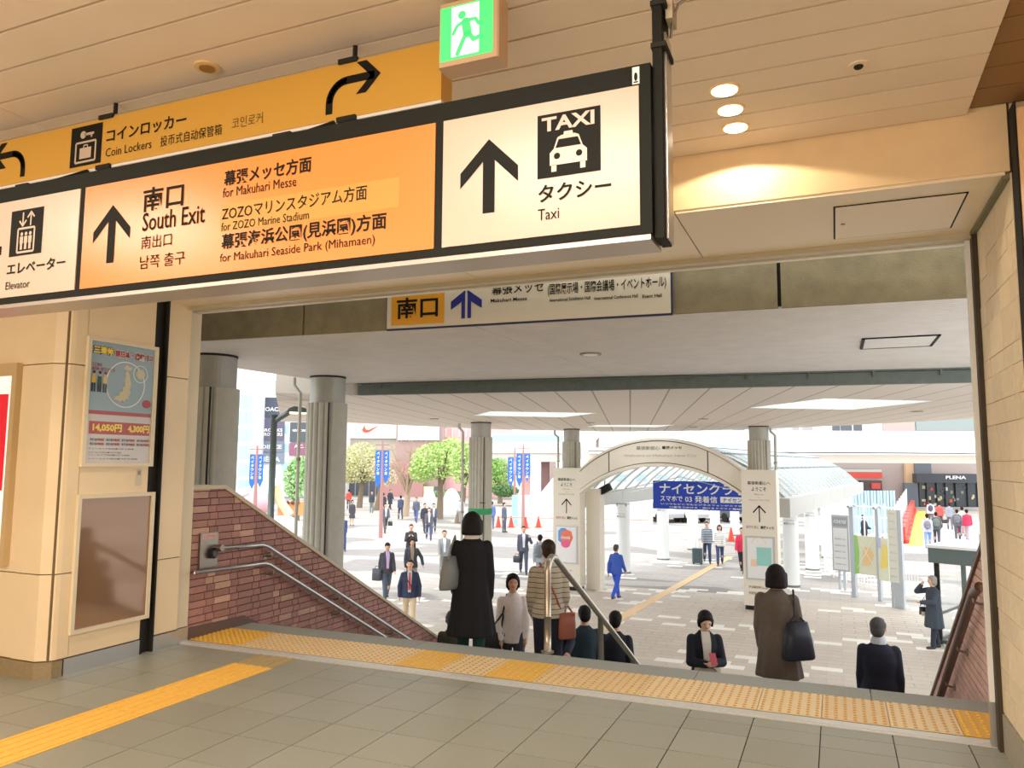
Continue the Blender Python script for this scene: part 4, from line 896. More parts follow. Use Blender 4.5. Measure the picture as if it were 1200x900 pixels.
# ================================================================== INFORMATION BOARDS, RAILINGS, BOOTH
ALU = M('aluminium', (190, 198, 206), 0.4, 0.25); BFR = M('board_grey', (176, 178, 180), 0.5)
def board(label, px0, px1, py_base, ptop, pbot, leg, kind):
    """free-standing board: left and right edges, foot of the posts, top and bottom of the panel (surveyed, then built at its real place)"""
    a = on_z(px0, py_base, PLZ); b = on_z(px1, py_base + (px1 - px0) * 0.16, PLZ); U = (b - a).normalized(); w = (b - a).length
    D0 = far(px0, 500, 1); dd = a.dot(Vector((-math.sin(YAW), math.cos(YAW), 0)))
    zt, zb = far(px0, ptop, dd).z, far(px0, pbot, dd).z
    T = Matrix.Translation(Vector((a.x, a.y, 0))) @ Matrix.Rotation(math.atan2(U.y, U.x), 4, 'Z')
    t = empty('information_board', a, 0, label, 'information board')
    return t, T, w, zt, zb, Flat(Vector((a.x, a.y, 0)), U, (0, 0, 1), 0.004)
t, T, w, zt, zb, f = board('grey timetable board with a header, leftmost of the information boards', 977, 997, 690, 603, 668, 0, 0)
MB(T).box(0, w, 0.0, 0.06, zb, zt).build('frame', BFR, t); f.rect(0.05, zb + .05, w - .05, zt - .42); q = f.build('sheet', M('sheet_grey', (222, 222, 222), 0.4), t)
f = Flat(f.O, f.U, f.V, 0.005); f.rect(0.04, zt - .36, w - .04, zt - .06); q = f.build('header', M('header_grey', (150, 154, 158)), t); text(Flat(f.O, f.U, f.V, 0.007), 'バスのりば', 0.08, zt - .27, w - .08, zt - .15, WHITE, q, 0.02)
for r_ in range(5): text(Flat(f.O, f.U, f.V, 0.007), '幕張新都心 案内', 0.10, zb + .2 + r_ * .2, w - .12, zb + .24 + r_ * .2, GREY_T, t)
for x in (w * .35, w * .65): MB(T).box(x - .04, x + .04, .01, .05, PLZ, zb).build('leg', ALU, t)
t, T, w, zt, zb, f = board('green and yellow town map board between two metal posts', 1003, 1029, 700, 627, 672, 0, 0)
MB(T).box(0, w, 0.02, 0.06, zb, zt).build('map_panel', M('map_pale', (228, 230, 206), 0.4), t)
f = Flat(f.O + Vector((0, 0.0, 0)), f.U, f.V, -0.014); f.poly([(0, zb), (.12, zb), (.16, zt - .5), (.10, zt), (0, zt)]); f.build('map_green', M('map_green', (160, 214, 120)), t)
f = Flat(f.O, f.U, f.V, -0.012); f.poly([(.25, zb + .25), (.5, zb + .3), (.62, zb + .6), (.5, zt - .3), (.3, zt - .35)]); f.build('map_orange', M('map_orange', (240, 206, 150)), t)
f = Flat(f.O, f.U, f.V, -0.010); f.stroke([(.1, zb + .2), (.4, zb + .7), (.6, zt - .1)], 0.02); f.stroke([(.2, zt - .2), (.6, zb + .3)], 0.02); f.build('map_roads', WHITE, t)
for x0, x1 in ((-.14, .0), (w, w + .10)): MB(T).box(x0, x1, 0, .12, PLZ, 0.28 if x0 < 0 else 0.26).build('post', ALU, t)
for x in (-.07, w + .05): MB(T).tube([(x, -.12, 0.28), (x, 0.1, 0.36), (x, .25, 0.3)], 0.05, 8).build('spotlight', ALU, t)
t, T, w, zt, zb, f = board('yellow map board right of the green town map', 1031, 1043, 705, 630, 680, 0, 0)
MB(T).box(0, w, 0.02, 0.06, zb, zt).build('map_panel', M('map_pale', (228, 230, 206), 0.4), t)
f = Flat(f.O, f.U, f.V, -0.014); f.poly([(.05, zb + .35), (w - .03, zb + .4), (w - .03, zt - .25), (w * .5, zt - .15)]); f.build('map_yellow', M('map_yellow', (244, 220, 120)), t)
f = Flat(f.O, f.U, f.V, -0.014); f.rect(0, zt - .3, .1, zt); f.build('map_violet', M('map_violet', (196, 200, 236)), t)
t, T, w, zt, zb, f = board('tall pale list board on a wide post, rightmost of the information boards', 1044, 1060, 712, 597, 682, 0, 0)
MB(T).box(0, w * .72, 0.0, 0.05, zb, zt).build('list_panel', M('list_pale', (226, 230, 220), 0.4), t); MB(T).box(w * .74, w, 0, .10, PLZ, zt).build('post', ALU, t); MB(T).box(0, .08, .05, .1, PLZ, zt).build('post', ALU, t)
MB(T).box(.1, w * .72, .04, .08, PLZ, zb).build('lower_panel', ALU, t)
for r_ in range(9): text(f, '案内 Information', 0.05, zb + .15 + r_ * .22, w * .6, zb + .20 + r_ * .22, M('list_pink', (214, 170, 170)), t)
# guard railing, curved
pts = [on_z(px, py, PLZ) for px, py in ((966, 662), (967, 670), (977, 677), (992, 683), (1013, 688.5), (1038, 693.5), (1060, 699), (1080, 705))]
gr = empty('guard_railing', pts[3], 0, 'curved white guard railing behind the information boards', 'railing')
for zz in (0.82, 0.12): MB().tube([p + Vector((0, 0, zz)) for p in pts], 0.025, 6).build('rail', WHITE, gr)
acc = 0
for p, q in zip(pts, pts[1:]):
    L_ = (q - p).length; n = max(1, int(L_ / 0.13))
    for i in range(n):
        c = p.lerp(q, i / n); big = i == 0
        MB().tube([c + Vector((0, 0, 0 if big else .12)), c + Vector((0, 0, .82))], 0.028 if big else 0.010, 6).build('post' if big else 'baluster', WHITE, gr)
# glass booth at the right
bt = empty('glass_booth', (2.3, 19.6, PLZ), 0, 'dark-framed glass booth with a flat pale roof beside the elderly woman', 'booth')
bx0, by0, bx1, by1, bz = 1.97, 20.35, 4.2, 22.2, -0.30
BT_ = Matrix.Translation((bx0, by0, 0)) @ Matrix.Rotation(R(-24), 4, 'Z'); FRM = M('booth_frame', (70, 78, 76), 0.4, 0.3); BW, BD = 2.2, 1.9
MB(BT_).box(-.1, BW + .1, -.1, BD + .1, bz, bz + .06).build('roof', M('booth_roof', (236, 238, 236), 0.5), bt)
MB(BT_).box(-.06, BW + .06, -.06, BD + .06, bz - .34, bz - .005).build('fascia', M('booth_fascia', (96, 110, 108), 0.4), bt)
for x in (0.03, 0.80, BW - .05):
    for y in (0, BD - .06): MB(BT_).box(x, x + (.10 if x < .1 else .06), y, y + .06, PLZ, bz - .34).build('post', FRM if y else DARK, bt)
for y in (0, BD - .06): MB(BT_).box(0, BW, y, y + .05, PLZ + .02, PLZ + .10).build('sill', FRM, bt)
MB(BT_).box(0, .05, 0, BD, PLZ + .02, PLZ + .10).build('sill', FRM, bt); MB(BT_).box(0, .04, 0, BD, PLZ + .6, PLZ + .66).build('bar', FRM, bt)
MB(BT_).box(0.05, BW, .02, .03, PLZ + .1, bz - .34).build('pane', BOOTHG, bt); MB(BT_).box(0.01, .02, .06, BD, PLZ + .1, bz - .34).build('pane', BOOTHG, bt)
ac = empty('roof_unit', BT_ @ Vector((1.0, .9, bz + .06)), 0, 'small beige box standing on the glass booth roof', 'box')
MB(BT_).bbox(.75, 1.25, .8, 1.15, bz + .06, bz + .31, .02).build('casing', M('unit_beige', (206, 196, 176), 0.5), ac)
ff_ = Flat(BT_ @ Vector((0, .8, 0)), BT_.to_3x3() @ Vector((1, 0, 0)), (0, 0, 1), 0.002); ff_.rect(.80, bz + .12, .93, bz + .24); ff_.rect(1.05, bz + .12, 1.18, bz + .24); ff_.build('vents', M('vent_olive', (130, 124, 90)), ac)

# street lamp
b0 = Vector((-7.35, 14.2, 0)); b0 = far(321, 500, 14)
sl = empty('street_lamp', (b0.x, b0.y, PLZ), 0, 'dark green street lamp with a curved lit head behind the brick wall', 'street lamp')
zt = far(324, 486, 14).z; LAMP = M('lamp_green', (92, 104, 100), 0.45, 0.3)
MB().tube([(b0.x, b0.y, PLZ), (b0.x, b0.y, 0.2)], 0.075, 14).build('pole', LAMP, sl, smooth=True); MB().tube([(b0.x, b0.y, 0.2), (b0.x, b0.y, zt)], 0.058, 14).build('pole', LAMP, sl, smooth=True)
a1 = far(338, 481, 14); a2 = far(364, 486, 14); rv = Vector((math.cos(YAW), math.sin(YAW), 0))
MB().tube([(b0.x, b0.y, zt - .12), tuple(a1 + Vector((0, 0, -.04)))], 0.05, 8).build('arm', LAMP, sl)
mb = MB(FARM); q = [FARM.inverted() @ p for p in (a1, a2)]
prof = [(0, -.03), (.04, .03), (.14, .07), (.27, .055), (.42, -.02), (.40, -.045)]
mb.prism([(q[0].x + u, q[0].y - .13, q[0].z + v) for u, v in prof], (0, .26, 0)); mb.build('head', LAMP, sl)
MB(FARM).box(q[0].x + .05, q[0].x + .35, q[0].y - .10, q[0].y + .10, q[0].z - .055, q[0].z - .034).build('lamp_lens', M('lamp_lit', (255, 250, 226), 0.4, emit=3), sl)

# ================================================================== FAR SURROUNDINGS
def fbox(name, px0, px1, pt, pb, D, th, mat, parent, off=0.0):
    a, b = farl(px0, pt, D), farl(px1, pb, D)
    return MB(FARM).box(a.x, b.x, D - off, D - off + th, b.z, a.z).build(name, mat, parent)
def fflat(D, lift=0.02): return Flat(FARM @ Vector((0, D, 0)), FARM.to_3x3() @ Vector((1, 0, 0)), (0, 0, 1), lift)
def ftext(s_, px0, px1, pt, pb, D, mat, parent, bold=0.0, lift=0.03):
    a, b = farl(px0, pt, D), farl(px1, pb, D); return text(fflat(D, lift), s_, a.x, b.z, b.x, a.z, mat, parent, bold)
def fpoly(pts, D, name, mat, parent, lift=0.03):
    f = fflat(D, lift); f.poly([(farl(x, y, D).x, farl(x, y, D).z) for x, y in pts]); return f.build(name, mat, parent)
BWH = M('facade_white', (236, 236, 234), 0.6); BGL = M('facade_glass', (176, 208, 216), 0.2); BBR = M('facade_brown', (176, 148, 140), 0.7); BPK = M('facade_pink', (226, 180, 178), 0.7); BGY = M('facade_grey', (170, 168, 170), 0.7); BDK = M('facade_dark', (92, 96, 104), 0.4)  # far facade colours lightened to stand in for haze
def bld(label, px, D): p = far(px, 560, D); return empty('building', (p.x, p.y, PLZ), YAW, label, 'building')
# shopping building with shop signs
t = bld('white shopping building hung with stacked dark shop sign panels, far left', 330, 88)
fbox('wall', 262, 300, 432, 600, 86, 2.4, BWH, t); 
for r_ in range(6): fbox('window', 279, 288, 462 + r_ * 20, 478 + r_ * 20, 86, .2, BGL, t, off=.05)
for r_ in range(6): fbox('window', 289, 296, 462 + r_ * 20, 478 + r_ * 20, 86, .2, BGL, t, off=.05)
fbox('wall', 299, 403, 446, 600, 88, 2.4, BWH, t)
SP = [('signboard', 303, 333, 466, 490, (78, 84, 100)), ('signboard', 300, 333, 491, 516, (104, 98, 124)), ('signboard', 298, 333, 517, 530, (120, 130, 150)), ('signboard', 298, 333, 531, 543, (128, 140, 156)), ('signboard', 341, 364, 495, 518, (84, 92, 100)), ('signboard', 340, 364, 519, 534, (150, 96, 118))]
txt = [[('COACH', 306, 331, 477, 482)], [('BROOKS', 307, 331, 502, 506), ('BROTHERS', 307, 331, 507, 511)], [('ÉDIFICE', 303, 330, 520, 526)], [('IÉNA', 309, 328, 534, 541)], [('NEWYORKER', 343, 362, 503, 506)], [('A.C.', 345, 356, 521, 525)]]
for (n_, a, b, c, d, col), tx in zip(SP, txt):
    q = fbox(n_, a, b, c, d, 88, .3, M('signboard_%d_%d' % (a, c), col, 0.5), t, off=.3)
    for (s_, x0, x1, y0, y1) in tx: ftext(s_, x0, x1, y0, y1, 87.7, WHITE, q, 0.02)
fbox('canopy_band', 262, 402, 582, 589, 84, 2, M('band_grey', (130, 136, 142)), t)
fbox('cornice', 330, 362, 470, 473, 88, .3, BGY, t, off=.2)
for r_ in range(3): fbox('window', 330, 338, 498 + r_ * 22, 508 + r_ * 22, 88, .1, BGL, t, off=.05)
# sports shop
t = bld('white sports store facade with an orange swoosh mark above the trees', 435, 92)
fbox('wall', 398, 466, 470, 514, 92, 2.4, BWH, t); fbox('wall', 398, 466, 514, 596, 92.5, 2.4, M('facade_beige', (206, 196, 180)), t); fbox('shop_front', 404, 446, 558, 582, 92.4, .3, BDK, t, off=.1)
for k in range(5): fbox('mullion', 408 + k * 8, 408.6 + k * 8, 560, 582, 92.2, .2, BGY, t)
sw = [(424.5, 503.5), (428, 497.5), (427.5, 501), (429, 503.5), (432, 504), (446, 497.5), (433, 506), (429, 507), (425.5, 506)]
fpoly(sw, 91.9, 'swoosh', M('swoosh_orange', (240, 96, 60), 0.5), t)
# brown building with large window panel
t = bld('brown brick building with a big pale glass panel behind the bare tree', 505, 90)
fbox('wall', 465, 520, 480, 600, 90, 2.4, BBR, t); fbox('wall', 520, 600, 500, 600, 91, 2.4, BPK, t)
q = fbox('glass_panel', 467, 515, 484, 516, 90, .3, M('panel_sky', (196, 224, 236), 0.3), t, off=.3)
for k in range(8): fbox('mullion', 470 + k * 6, 470.7 + k * 6, 484, 516, 89.6, .1, WHITE, q)
fbox('lower_facade', 450, 496, 540, 584, 89.5, .3, M('facade_rose', (176, 130, 126)), t, off=.2); fbox('shop_window', 497, 508, 570, 584, 89.4, .2, M('shop_warm', (240, 226, 180)), t, off=.3); fbox('doorway', 509, 514, 570, 584, 89.4, .2, BDK, t, off=.3)
for k in range(7): fbox('pilaster', 522 + k * 8, 523 + k * 8, 502, 512, 91, .2, BWH, t, off=.2)
# ramp roof / stairs building and pink blocks beyond the bridge
t = bld('pale concrete building with a stepped side behind the green-banded column', 620, 84)
fbox('wall', 566, 660, 519, 531, 84, 4, BWH, t); fbox('wall', 572, 660, 531, 541, 84.2, 3, M('conc_band', (206, 200, 192)), t)
fbox('wall', 622, 634, 541, 590, 83, 3, BWH, t); fbox('wall', 644, 652, 541, 590, 84, 3, M('column_brown', (170, 150, 144)), t); fbox('wall', 634, 644, 541, 590, 86, 3, BPK, t)
fbox('railing', 576, 660, 509, 518, 84, .3, BGL, t)
fbox('wall', 612, 624, 541, 590, 86, 3, BPK, t)
# pedestrian bridge
t = empty('pedestrian_bridge', far(900, 540, 66), YAW, 'long white elevated walkway with panelled railing crossing behind the glass vault', 'bridge')
fbox('deck', 690, 1180, 520, 531, 66, 6, BWH, t); fbox('soffit_beam', 690, 1180, 531, 543.5, 66.6, 5, M('soffit_beige', (216, 204, 190)), t); fbox('top_rail', 690, 1180, 504.2, 506, 66, .3, WHITE, t); fbox('bottom_rail', 690, 1180, 516, 520, 66, .3, WHITE, t)
for k in range(19):
    x = 692 + k * 26.5; fbox('railing_post', x, x + 3, 506, 516, 66, .2, WHITE, t); fbox('railing_pane', x + 5, x + 24.5, 507.5, 515, 66, .05, M('railing_pane', (206, 222, 222), 0.3), t, off=-.08)
# brown block and window row above the bridge
t = bld('row of dark windows and brown wall showing above the elevated walkway', 1000, 80)
fbox('wall', 820, 1180, 470, 540, 80, 3, M('upper_white', (226, 232, 234)), t)
for a, b, c in ((858, 872, BDK), (928, 936, BGY), (975, 984, BDK), (985, 998, BDK), (1000, 1010, BDK), (900, 910, BGY), (940, 952, BGY)): fbox('window', a, b, 497, 505, 80, .2, c, t, off=.1)
fbox('brown_panel', 1033, 1071, 480, 505, 80, .3, M('panel_taupe', (190, 170, 164)), t, off=.2); fbox('shop_glass', 1072, 1165, 488, 505, 80, .3, M('glass_grey', (150, 160, 158), 0.3), t, off=.2)
# entrance building under the bridge
t = bld('brown store building with a dark glazed PLENA entrance below the walkway', 1080, 74)
fbox('wall', 880, 1180, 536, 600, 75.5, 3, M('wall_taupe', (172, 156, 150), 0.7), t); 
fbox('timber_panel', 1061, 1072, 543, 572, 75, .4, M('timber_tan', (206, 172, 136)), t); fbox('slate_panel', 1060, 1077, 566, 597, 74.6, .4, M('slate', (104, 110, 120)), t); fbox('slate_panel', 1072, 1092, 543, 560, 74.8, .4, M('slate', (104, 110, 120)), t)
fbox('glass_front', 1077, 1150, 563, 595, 75.2, .3, M('entrance_glass', (70, 76, 80), 0.15), t)
q = fbox('fascia', 1074, 1150, 555, 566, 74.2, 1.2, M('fascia_charcoal', (64, 68, 76), 0.4), t); ftext('PLENA', 1108, 1132, 557.5, 561.5, 74.15, WHITE, q, 0.03)
for x in (1077, 1086, 1098, 1108, 1120, 1134, 1146): fbox('mullion', x, x + 1, 566, 594, 75, .2, FRM, t)
rr = random.Random(5)
for k in range(26):
    x = rr.uniform(1080, 1142); y = rr.uniform(568, 590); c = rr.choice(((226, 90, 80), (220, 206, 160), (150, 160, 130), (90, 96, 100), (236, 230, 220)))
    fbox('display', x, x + rr.uniform(2, 5), y, y + rr.uniform(2, 4), 75.15, .1, M('display_%d' % (sum(c)), c), t)
fbox('shop_band', 985, 1034, 550, 572, 75, .3, M('shop_teal', (180, 206, 196), 0.3), t); fbox('red_band', 985, 1034, 553, 561, 74.8, .3, M('shop_red', (214, 84, 74)), t); fbox('shop_window', 1008, 1034, 563, 575, 74.7, .3, M('shop_shade', (88, 74, 74)), t); fbox('red_panel', 1022, 1032, 566, 573, 74.5, .2, M('shop_red', (214, 84, 74)), t)
# slope stair beside pylon
t = bld('white stair flight descending from the walkway left of the arched gate', 690, 60)
a, b = farl(640, 590, 60), farl(702, 512, 60)
MB(FARM).prism([(a.x, 60, a.z), (b.x, 60, b.z), (b.x, 60, b.z + 1.0), (a.x - .9, 60, a.z)], (0, 2.5, 0)).build('parapet', BWH, t)
MB(FARM).prism([(b.x, 60.2, b.z - .8), (b.x + 3, 60.2, b.z - .8), (b.x + 3, 60.2, b.z + .8), (b.x, 60.2, b.z + .8)], (0, 2.2, 0)).build('landing', M('conc_band', (206, 200, 192)), t)
# distant backdrop, haze mixed into its pale colour, so the horizon is closed by city
t = bld('pale distant block closing the view beyond the parked cars', 800, 110)
fbox('wall', 640, 1000, 548, 590, 110, 5, M('far_pale', (226, 226, 222)), t)
for k in range(14): fbox('window', 650 + k * 24, 662 + k * 24, 556, 564, 110, .1, BGL, t, off=.05)

# trees
def blob_tree(px, base, crown, D, label, col, trunk=(120, 104, 84), trunks=None, dens=1.0, bare=False, kind='tree'):
    p = on_z(px, base, PLZ) if base else far(px, 560, D); D = p.dot(Vector((-math.sin(YAW), math.cos(YAW), 0)))
    t = empty(kind.replace(' ', '_'), (p.x, p.y, PLZ), 0, label, kind)
    rn = random.Random(int(px)); fm_ = M('leaf_%d' % int(px), col, 0.7, vary=0.25, island=True); mb = MB()
    bm_ = M('bark_%d_%d_%d' % trunk, trunk, 0.8)
    lc = []
    for (cx, cy, rx, ry) in crown:
        c = far(cx, cy, D); sx_ = rx * D / F_PX; sz = ry * D / F_PX; lc.append((c, sx_, sz))
    for (c, sx_, sz) in lc:
        if bare: break
        n = int(2000 * dens * sx_ * sz / 4) + 200
        n = min(n, 5000)
        for _ in range(n):
            d = Vector((rn.gauss(0, 1), rn.gauss(0, 1), rn.gauss(0, 1))).normalized() * (rn.random() ** 0.25)
            o = c + Vector((d.x * sx_, d.y * sx_, d.z * sz)); s_ = rn.uniform(.06, .14)
            u = Vector((rn.gauss(0, 1), rn.gauss(0, 1), rn.gauss(0, 1))).normalized(); v = u.orthogonal().normalized()
            mb.add([o - u * s_, o + v * s_ * .7, o + u * s_, o - v * s_ * .7], [(0, 1, 2, 3)])
    if not bare: mb.build('foliage', fm_, t)['kind'] = 'stuff'
    if trunk and kind == 'tree':
        top = lc[0][0] - Vector((0, 0, lc[0][2] * 0.3))
        MB().tube([p, p.lerp(top, .5) + Vector((.1, 0, 0)), top], 0.28, 8, r_end=0.12).build('trunk', bm_, t, smooth=True)
        for i in range(12 if bare else 5):
            a = rn.uniform(0, 6.28); h_ = rn.uniform(.35, .8); s0 = p.lerp(top, h_); (c, sx_, sz) = lc[0]
            e = c + Vector((math.cos(a) * sx_ * .8, math.sin(a) * sx_ * .8, sz * rn.uniform(-.2, .9)))
            bq = MB().tube([s0, s0.lerp(e, .5) + Vector((0, 0, .25)), e], 0.09, 6, r_end=0.03)
            if bare:
                for _ in range(5):
                    m0 = s0.lerp(e, rn.uniform(.4, .95)); bq.tube([m0, m0 + Vector((rn.uniform(-1, 1), rn.uniform(-1, 1), rn.uniform(.2, 1.1)))], 0.03, 4, r_end=.012)
            bq.build('branch', bm_, t)
    return t
blob_tree(421, 595, [(424, 542, 26, 24), (410, 548, 16, 18), (440, 548, 14, 16)], 60, 'olive tree in front of the sports store', (202, 200, 150))
blob_tree(441, 598, [(448, 548, 14, 18), (455, 560, 12, 10)], 60, 'thin brown-leaved tree behind the nearer banner pole', (204, 192, 164), dens=.5)
blob_tree(475, 605, [(478, 545, 26, 36)], 60, 'bare branching tree left of the bright green tree', (200, 180, 160), trunk=(176, 152, 130), bare=True)
blob_tree(515, 608, [(515, 540, 34, 22), (530, 532, 22, 20), (495, 552, 16, 14)], 55, 'bright green broad tree left of the green-banded column', (178, 206, 122))
blob_tree(537, 613, [(545, 545, 18, 26), (552, 535, 14, 18)], 55, 'green tree with its trunk just left of the green-banded column', (184, 208, 128))
blob_tree(586, 590, [(584, 556, 17, 20), (578, 550, 10, 12)], 70, 'dense green tree right of the green-banded column', (138, 184, 92))
blob_tree(346, 612, [(347, 562, 15, 24), (350, 548, 10, 14)], 60, 'round light green tree between the street lamp and the column', (160, 204, 132))
blob_tree(522, 0, [(522, 579, 22, 4)], 74, 'low clipped hedge behind the grey dome tent', (120, 150, 96), kind='hedge', dens=3)
blob_tree(592, 0, [(592, 575, 16, 7)], 72, 'dark hedge behind the pale fence', (96, 130, 78), kind='hedge', dens=3)
# banner poles
def banner_pole(px, base, ptop, label, rows_):
    p = on_z(px, base, PLZ) if base else far(px, 560, 46); D = p.dot(Vector((-math.sin(YAW), math.cos(YAW), 0))); q = FARM.inverted() @ p; k = D / F_PX
    t = empty('banner_pole', p, YAW, label, 'banner pole', 'blue banner poles on the plaza'); zt = far(px, ptop, D).z; PM = M('pole_rust', (176, 128, 122), 0.5)
    MB(FARM).cyl((q.x, q.y), 0.11, PLZ, -.3, 12, 0.09).build('pole', PM, t); MB(FARM).cyl((q.x, q.y), 0.09, -.3, zt, 12, 0.05).build('pole', PM, t)
    for dz in (4, 10): MB(FARM).box(q.x - 8 * k, q.x + 8 * k, q.y - .03, q.y + .03, zt - dz * k - .04, zt - dz * k).build('crossbar', M('bar_brown', (150, 120, 112)), t)
    for s_, ln in ((-1, rows_[0]), (1, rows_[1])):
        x0, x1 = q.x + s_ * 1.2 * k, q.x + s_ * 8 * k
        z0 = zt - 11 * k; z1 = z0 - ln * k
        mb = MB(FARM); a = min(x0, x1); b = max(x0, x1)
        mb.prism([(a, q.y - .02, z0), (b, q.y - .02, z0), (b, q.y - .02, z1 + 8 * k), ((a + b) / 2, q.y - .02, z1), (a, q.y - .02, z1 + 8 * k)], (0, .03, 0)); bb = mb.build('banner', M('flag_blue', (44, 110, 220), 0.6), t)
        f = Flat(FARM @ Vector((0, q.y - .02, 0)), FARM.to_3x3() @ Vector((1, 0, 0)), (0, 0, 1), .01)
        for i, ch in enumerate('ベイタウン幕張'[:6]): text(f, ch, a + .25 * (b - a), z0 - (5 + i * 4.6) * k, a + .72 * (b - a), z0 - (1.5 + i * 4.6) * k, WHITE, bb, 0.02)
    return t
banner_pole(446, 630, 517, 'rust pole with two blue banners left of the bare tree', (44, 38)); banner_pole(613, 619, 521, 'rust pole with two blue banners, nearer of the pair by the white fence', (38, 32))
banner_pole(603, 597, 525, 'rust pole with two blue banners, farther of the pair by the white fence', (34, 28)); banner_pole(297, 640, 522, 'rust pole with two blue banners at the far left by the inflatable', (40, 38))
# inflatable play structure, tents
p = far(308, 590, 45); t = empty('inflatable_slide', (p.x, p.y, PLZ), 0, 'big white rounded inflatable with pink and orange edges behind the brick wall', 'inflatable')
k = 45 / F_PX; IW = M('inflatable_white', (244, 244, 242), 0.4); IP = M('inflatable_pink', (226, 170, 176), 0.4); IO = M('inflatable_orange', (240, 170, 110), 0.4)
MB().ell(far(312, 575, 45), 20 * k, .9, 17 * k).build('body', IW, t, smooth=True); MB().ell(far(305, 558, 44.6), 8 * k, .4, 10 * k).build('head', IW, t, smooth=True); MB().ell(far(302, 590, 44), 20 * k, .8, 13 * k).build('skirt', IP, t, smooth=True); MB().ell(far(286, 576, 44), 7 * k, .3, 5 * k).build('fin', WHITE, t, smooth=True); MB().ell(far(309, 584, 43.9), 3 * k, .2, 5 * k).build('patch', M('inflatable_purple', (110, 80, 110)), t, smooth=True)
MB().tube([far(322, 570, 44), far(330, 590, 44), far(340, 604, 44)], 0.25, 8).build('slide', M('inflatable_cream', (246, 222, 170)), t, smooth=True)
q0, q1 = farl(326, 582, 46), farl(360, 604, 46); MB(FARM).box(q0.x, q1.x, 46, 46.6, q1.z, q0.z - .3).build('base', IO, t)
for i in range(4): MB().ell(far(331 + i * 6, 589, 45.9), .12, .1, .12).build('dot', M('dot_brown', (120, 80, 60)), t)
MB().ell(far(332, 622, 34), 18 * 34 / F_PX, 1.0, 17 * 34 / F_PX).build('front_dome', IW, t, smooth=True)
for px, w_, lab in ((503, 10, 'grey dome tent left of the tree trunks'), (529, 13, 'white dome tent between the tree trunks')):
    p = far(px, 600, 60); t = empty('dome_tent', (p.x, p.y, PLZ), YAW, lab, 'tent'); w2 = w_ * 60 / F_PX
    mb = MB(); mb.ell((p.x, p.y, PLZ), w2, w2 * .8, 2.0, 16, 12); mb.build('shell', M('tent_%d' % px, (214, 218, 216) if px < 520 else (228, 232, 230), 0.6), t, smooth=True)
    MB().tube([(p.x - w2 * .7, p.y - w2 * .6, PLZ), (p.x, p.y, PLZ + 2.03), (p.x + w2 * .7, p.y + w2 * .6, PLZ)], .03, 5).build('pole', BGY, t)
# construction hoarding
hb = empty('site_fence', on_z(650, 620, PLZ), YAW, 'white construction hoarding running behind the gate and the cones', 'fence')
D = 52; HW = M('hoarding_white', (240, 242, 244), 0.5)
for i in range(20):
    a = 606 + i * 14.5; 
    if a > 752: break
    q0 = farl(a, 580, D); q1 = farl(a + 14.2, 620, D); MB(FARM).box(q0.x, q1.x, D, D + .06, PLZ, q0.z).build('fence_panel', HW, hb)
    MB(FARM).cyl((q0.x, D + .1), .03, PLZ, q0.z + .1, 8).build('fence_post', BGY, hb)
for a in (600, 603.5): q0 = farl(a, 580, 50); q1 = farl(a + 3.3, 620, 50); MB(FARM).box(q0.x, q1.x, 50, 50.05, PLZ, q0.z).build('door_leaf', M('door_sky', (166, 210, 232), 0.5), hb)
sf = empty('sky_blue_fence', far(1020, 590, 46), YAW, 'light blue corrugated site fence with white posts right of the vault', 'fence')
for i in range(14):
    q0 = farl(998 + i * 3.75, 575, 46); q1 = farl(998 + i * 3.75 + 3.4, 600, 46); MB(FARM).box(q0.x, q1.x, 46 + (i % 2) * .03, 46.05 + (i % 2) * .03, PLZ, q0.z).build('corrugated_sheet', M('fence_sky', (176, 216, 236), 0.5), sf)
wf = empty('white_site_railing', far(1000, 610, 36), YAW, 'thin white scaffold railing above the information boards', 'railing')
for z_ in (591.5, 604): q0 = farl(978, z_, 36); q1 = farl(1052, z_ + 4, 36); MB(FARM).tube([q0, q1], 0.03, 6).build('rail', WHITE, wf)
for px in (978, 990, 1000, 1012, 1024, 1036, 1048): q0 = farl(px, 590, 36); MB(FARM).tube([(q0.x, 36, PLZ), (q0.x, 36, q0.z)], 0.03, 6).build('post', WHITE, wf)
nf = empty('net_fence', far(1056, 600, 50), 0, 'tall pale net panel fence running towards the store entrance', 'fence')
a, b = on_z(1051, 640, PLZ), on_z(1064, 600, PLZ)
for i in range(8):
    p, q = a.lerp(b, i / 8), a.lerp(b, (i + .96) / 8); MB().add([p, q, q + Vector((0, 0, 2.0)), p + Vector((0, 0, 2.0))], [(0, 1, 2, 3)]).build('net_panel', M('net_pale', (226, 222, 230), 0.6, alpha=.6), nf); MB().tube([p, p + Vector((0, 0, 2.05))], .04, 6).build('post', WHITE, nf)
# red barriers, yellow stripe
a, b = on_z(1058, 637, PLZ), on_z(1070, 597, PLZ)
for i in range(9):
    p = a.lerp(b, i / 9); q = a.lerp(b, (i + .85) / 9); t = empty('road_barrier', p, 0, ('nearest red plastic road barrier of the row', 'second nearest red road barrier of the row', 'third red road barrier from the near end', 'fourth red road barrier from the near end', 'middle red road barrier of the row of nine', 'fourth red road barrier from the store entrance', 'third red road barrier from the store entrance', 'second red road barrier from the store entrance', 'red plastic road barrier closest to the store entrance')[i], 'barrier', 'red road barriers in a row')
    d = (q - p).normalized(); n_ = Vector((-d.y, d.x, 0)) * .28
    MB().prism([p - n_, q - n_, q + n_, p + n_], (0, 0, .2)).build('foot', M('barrier_red', (240, 70, 56), 0.5), t); MB().prism([p - n_ * .5, q - n_ * .5, q + n_ * .5, p + n_ * .5], (0, 0, .85)).build('body', M('barrier_red', (240, 70, 56), 0.5), t)
a, b = on_z(1072, 640, PLZ), on_z(1080, 599, PLZ)
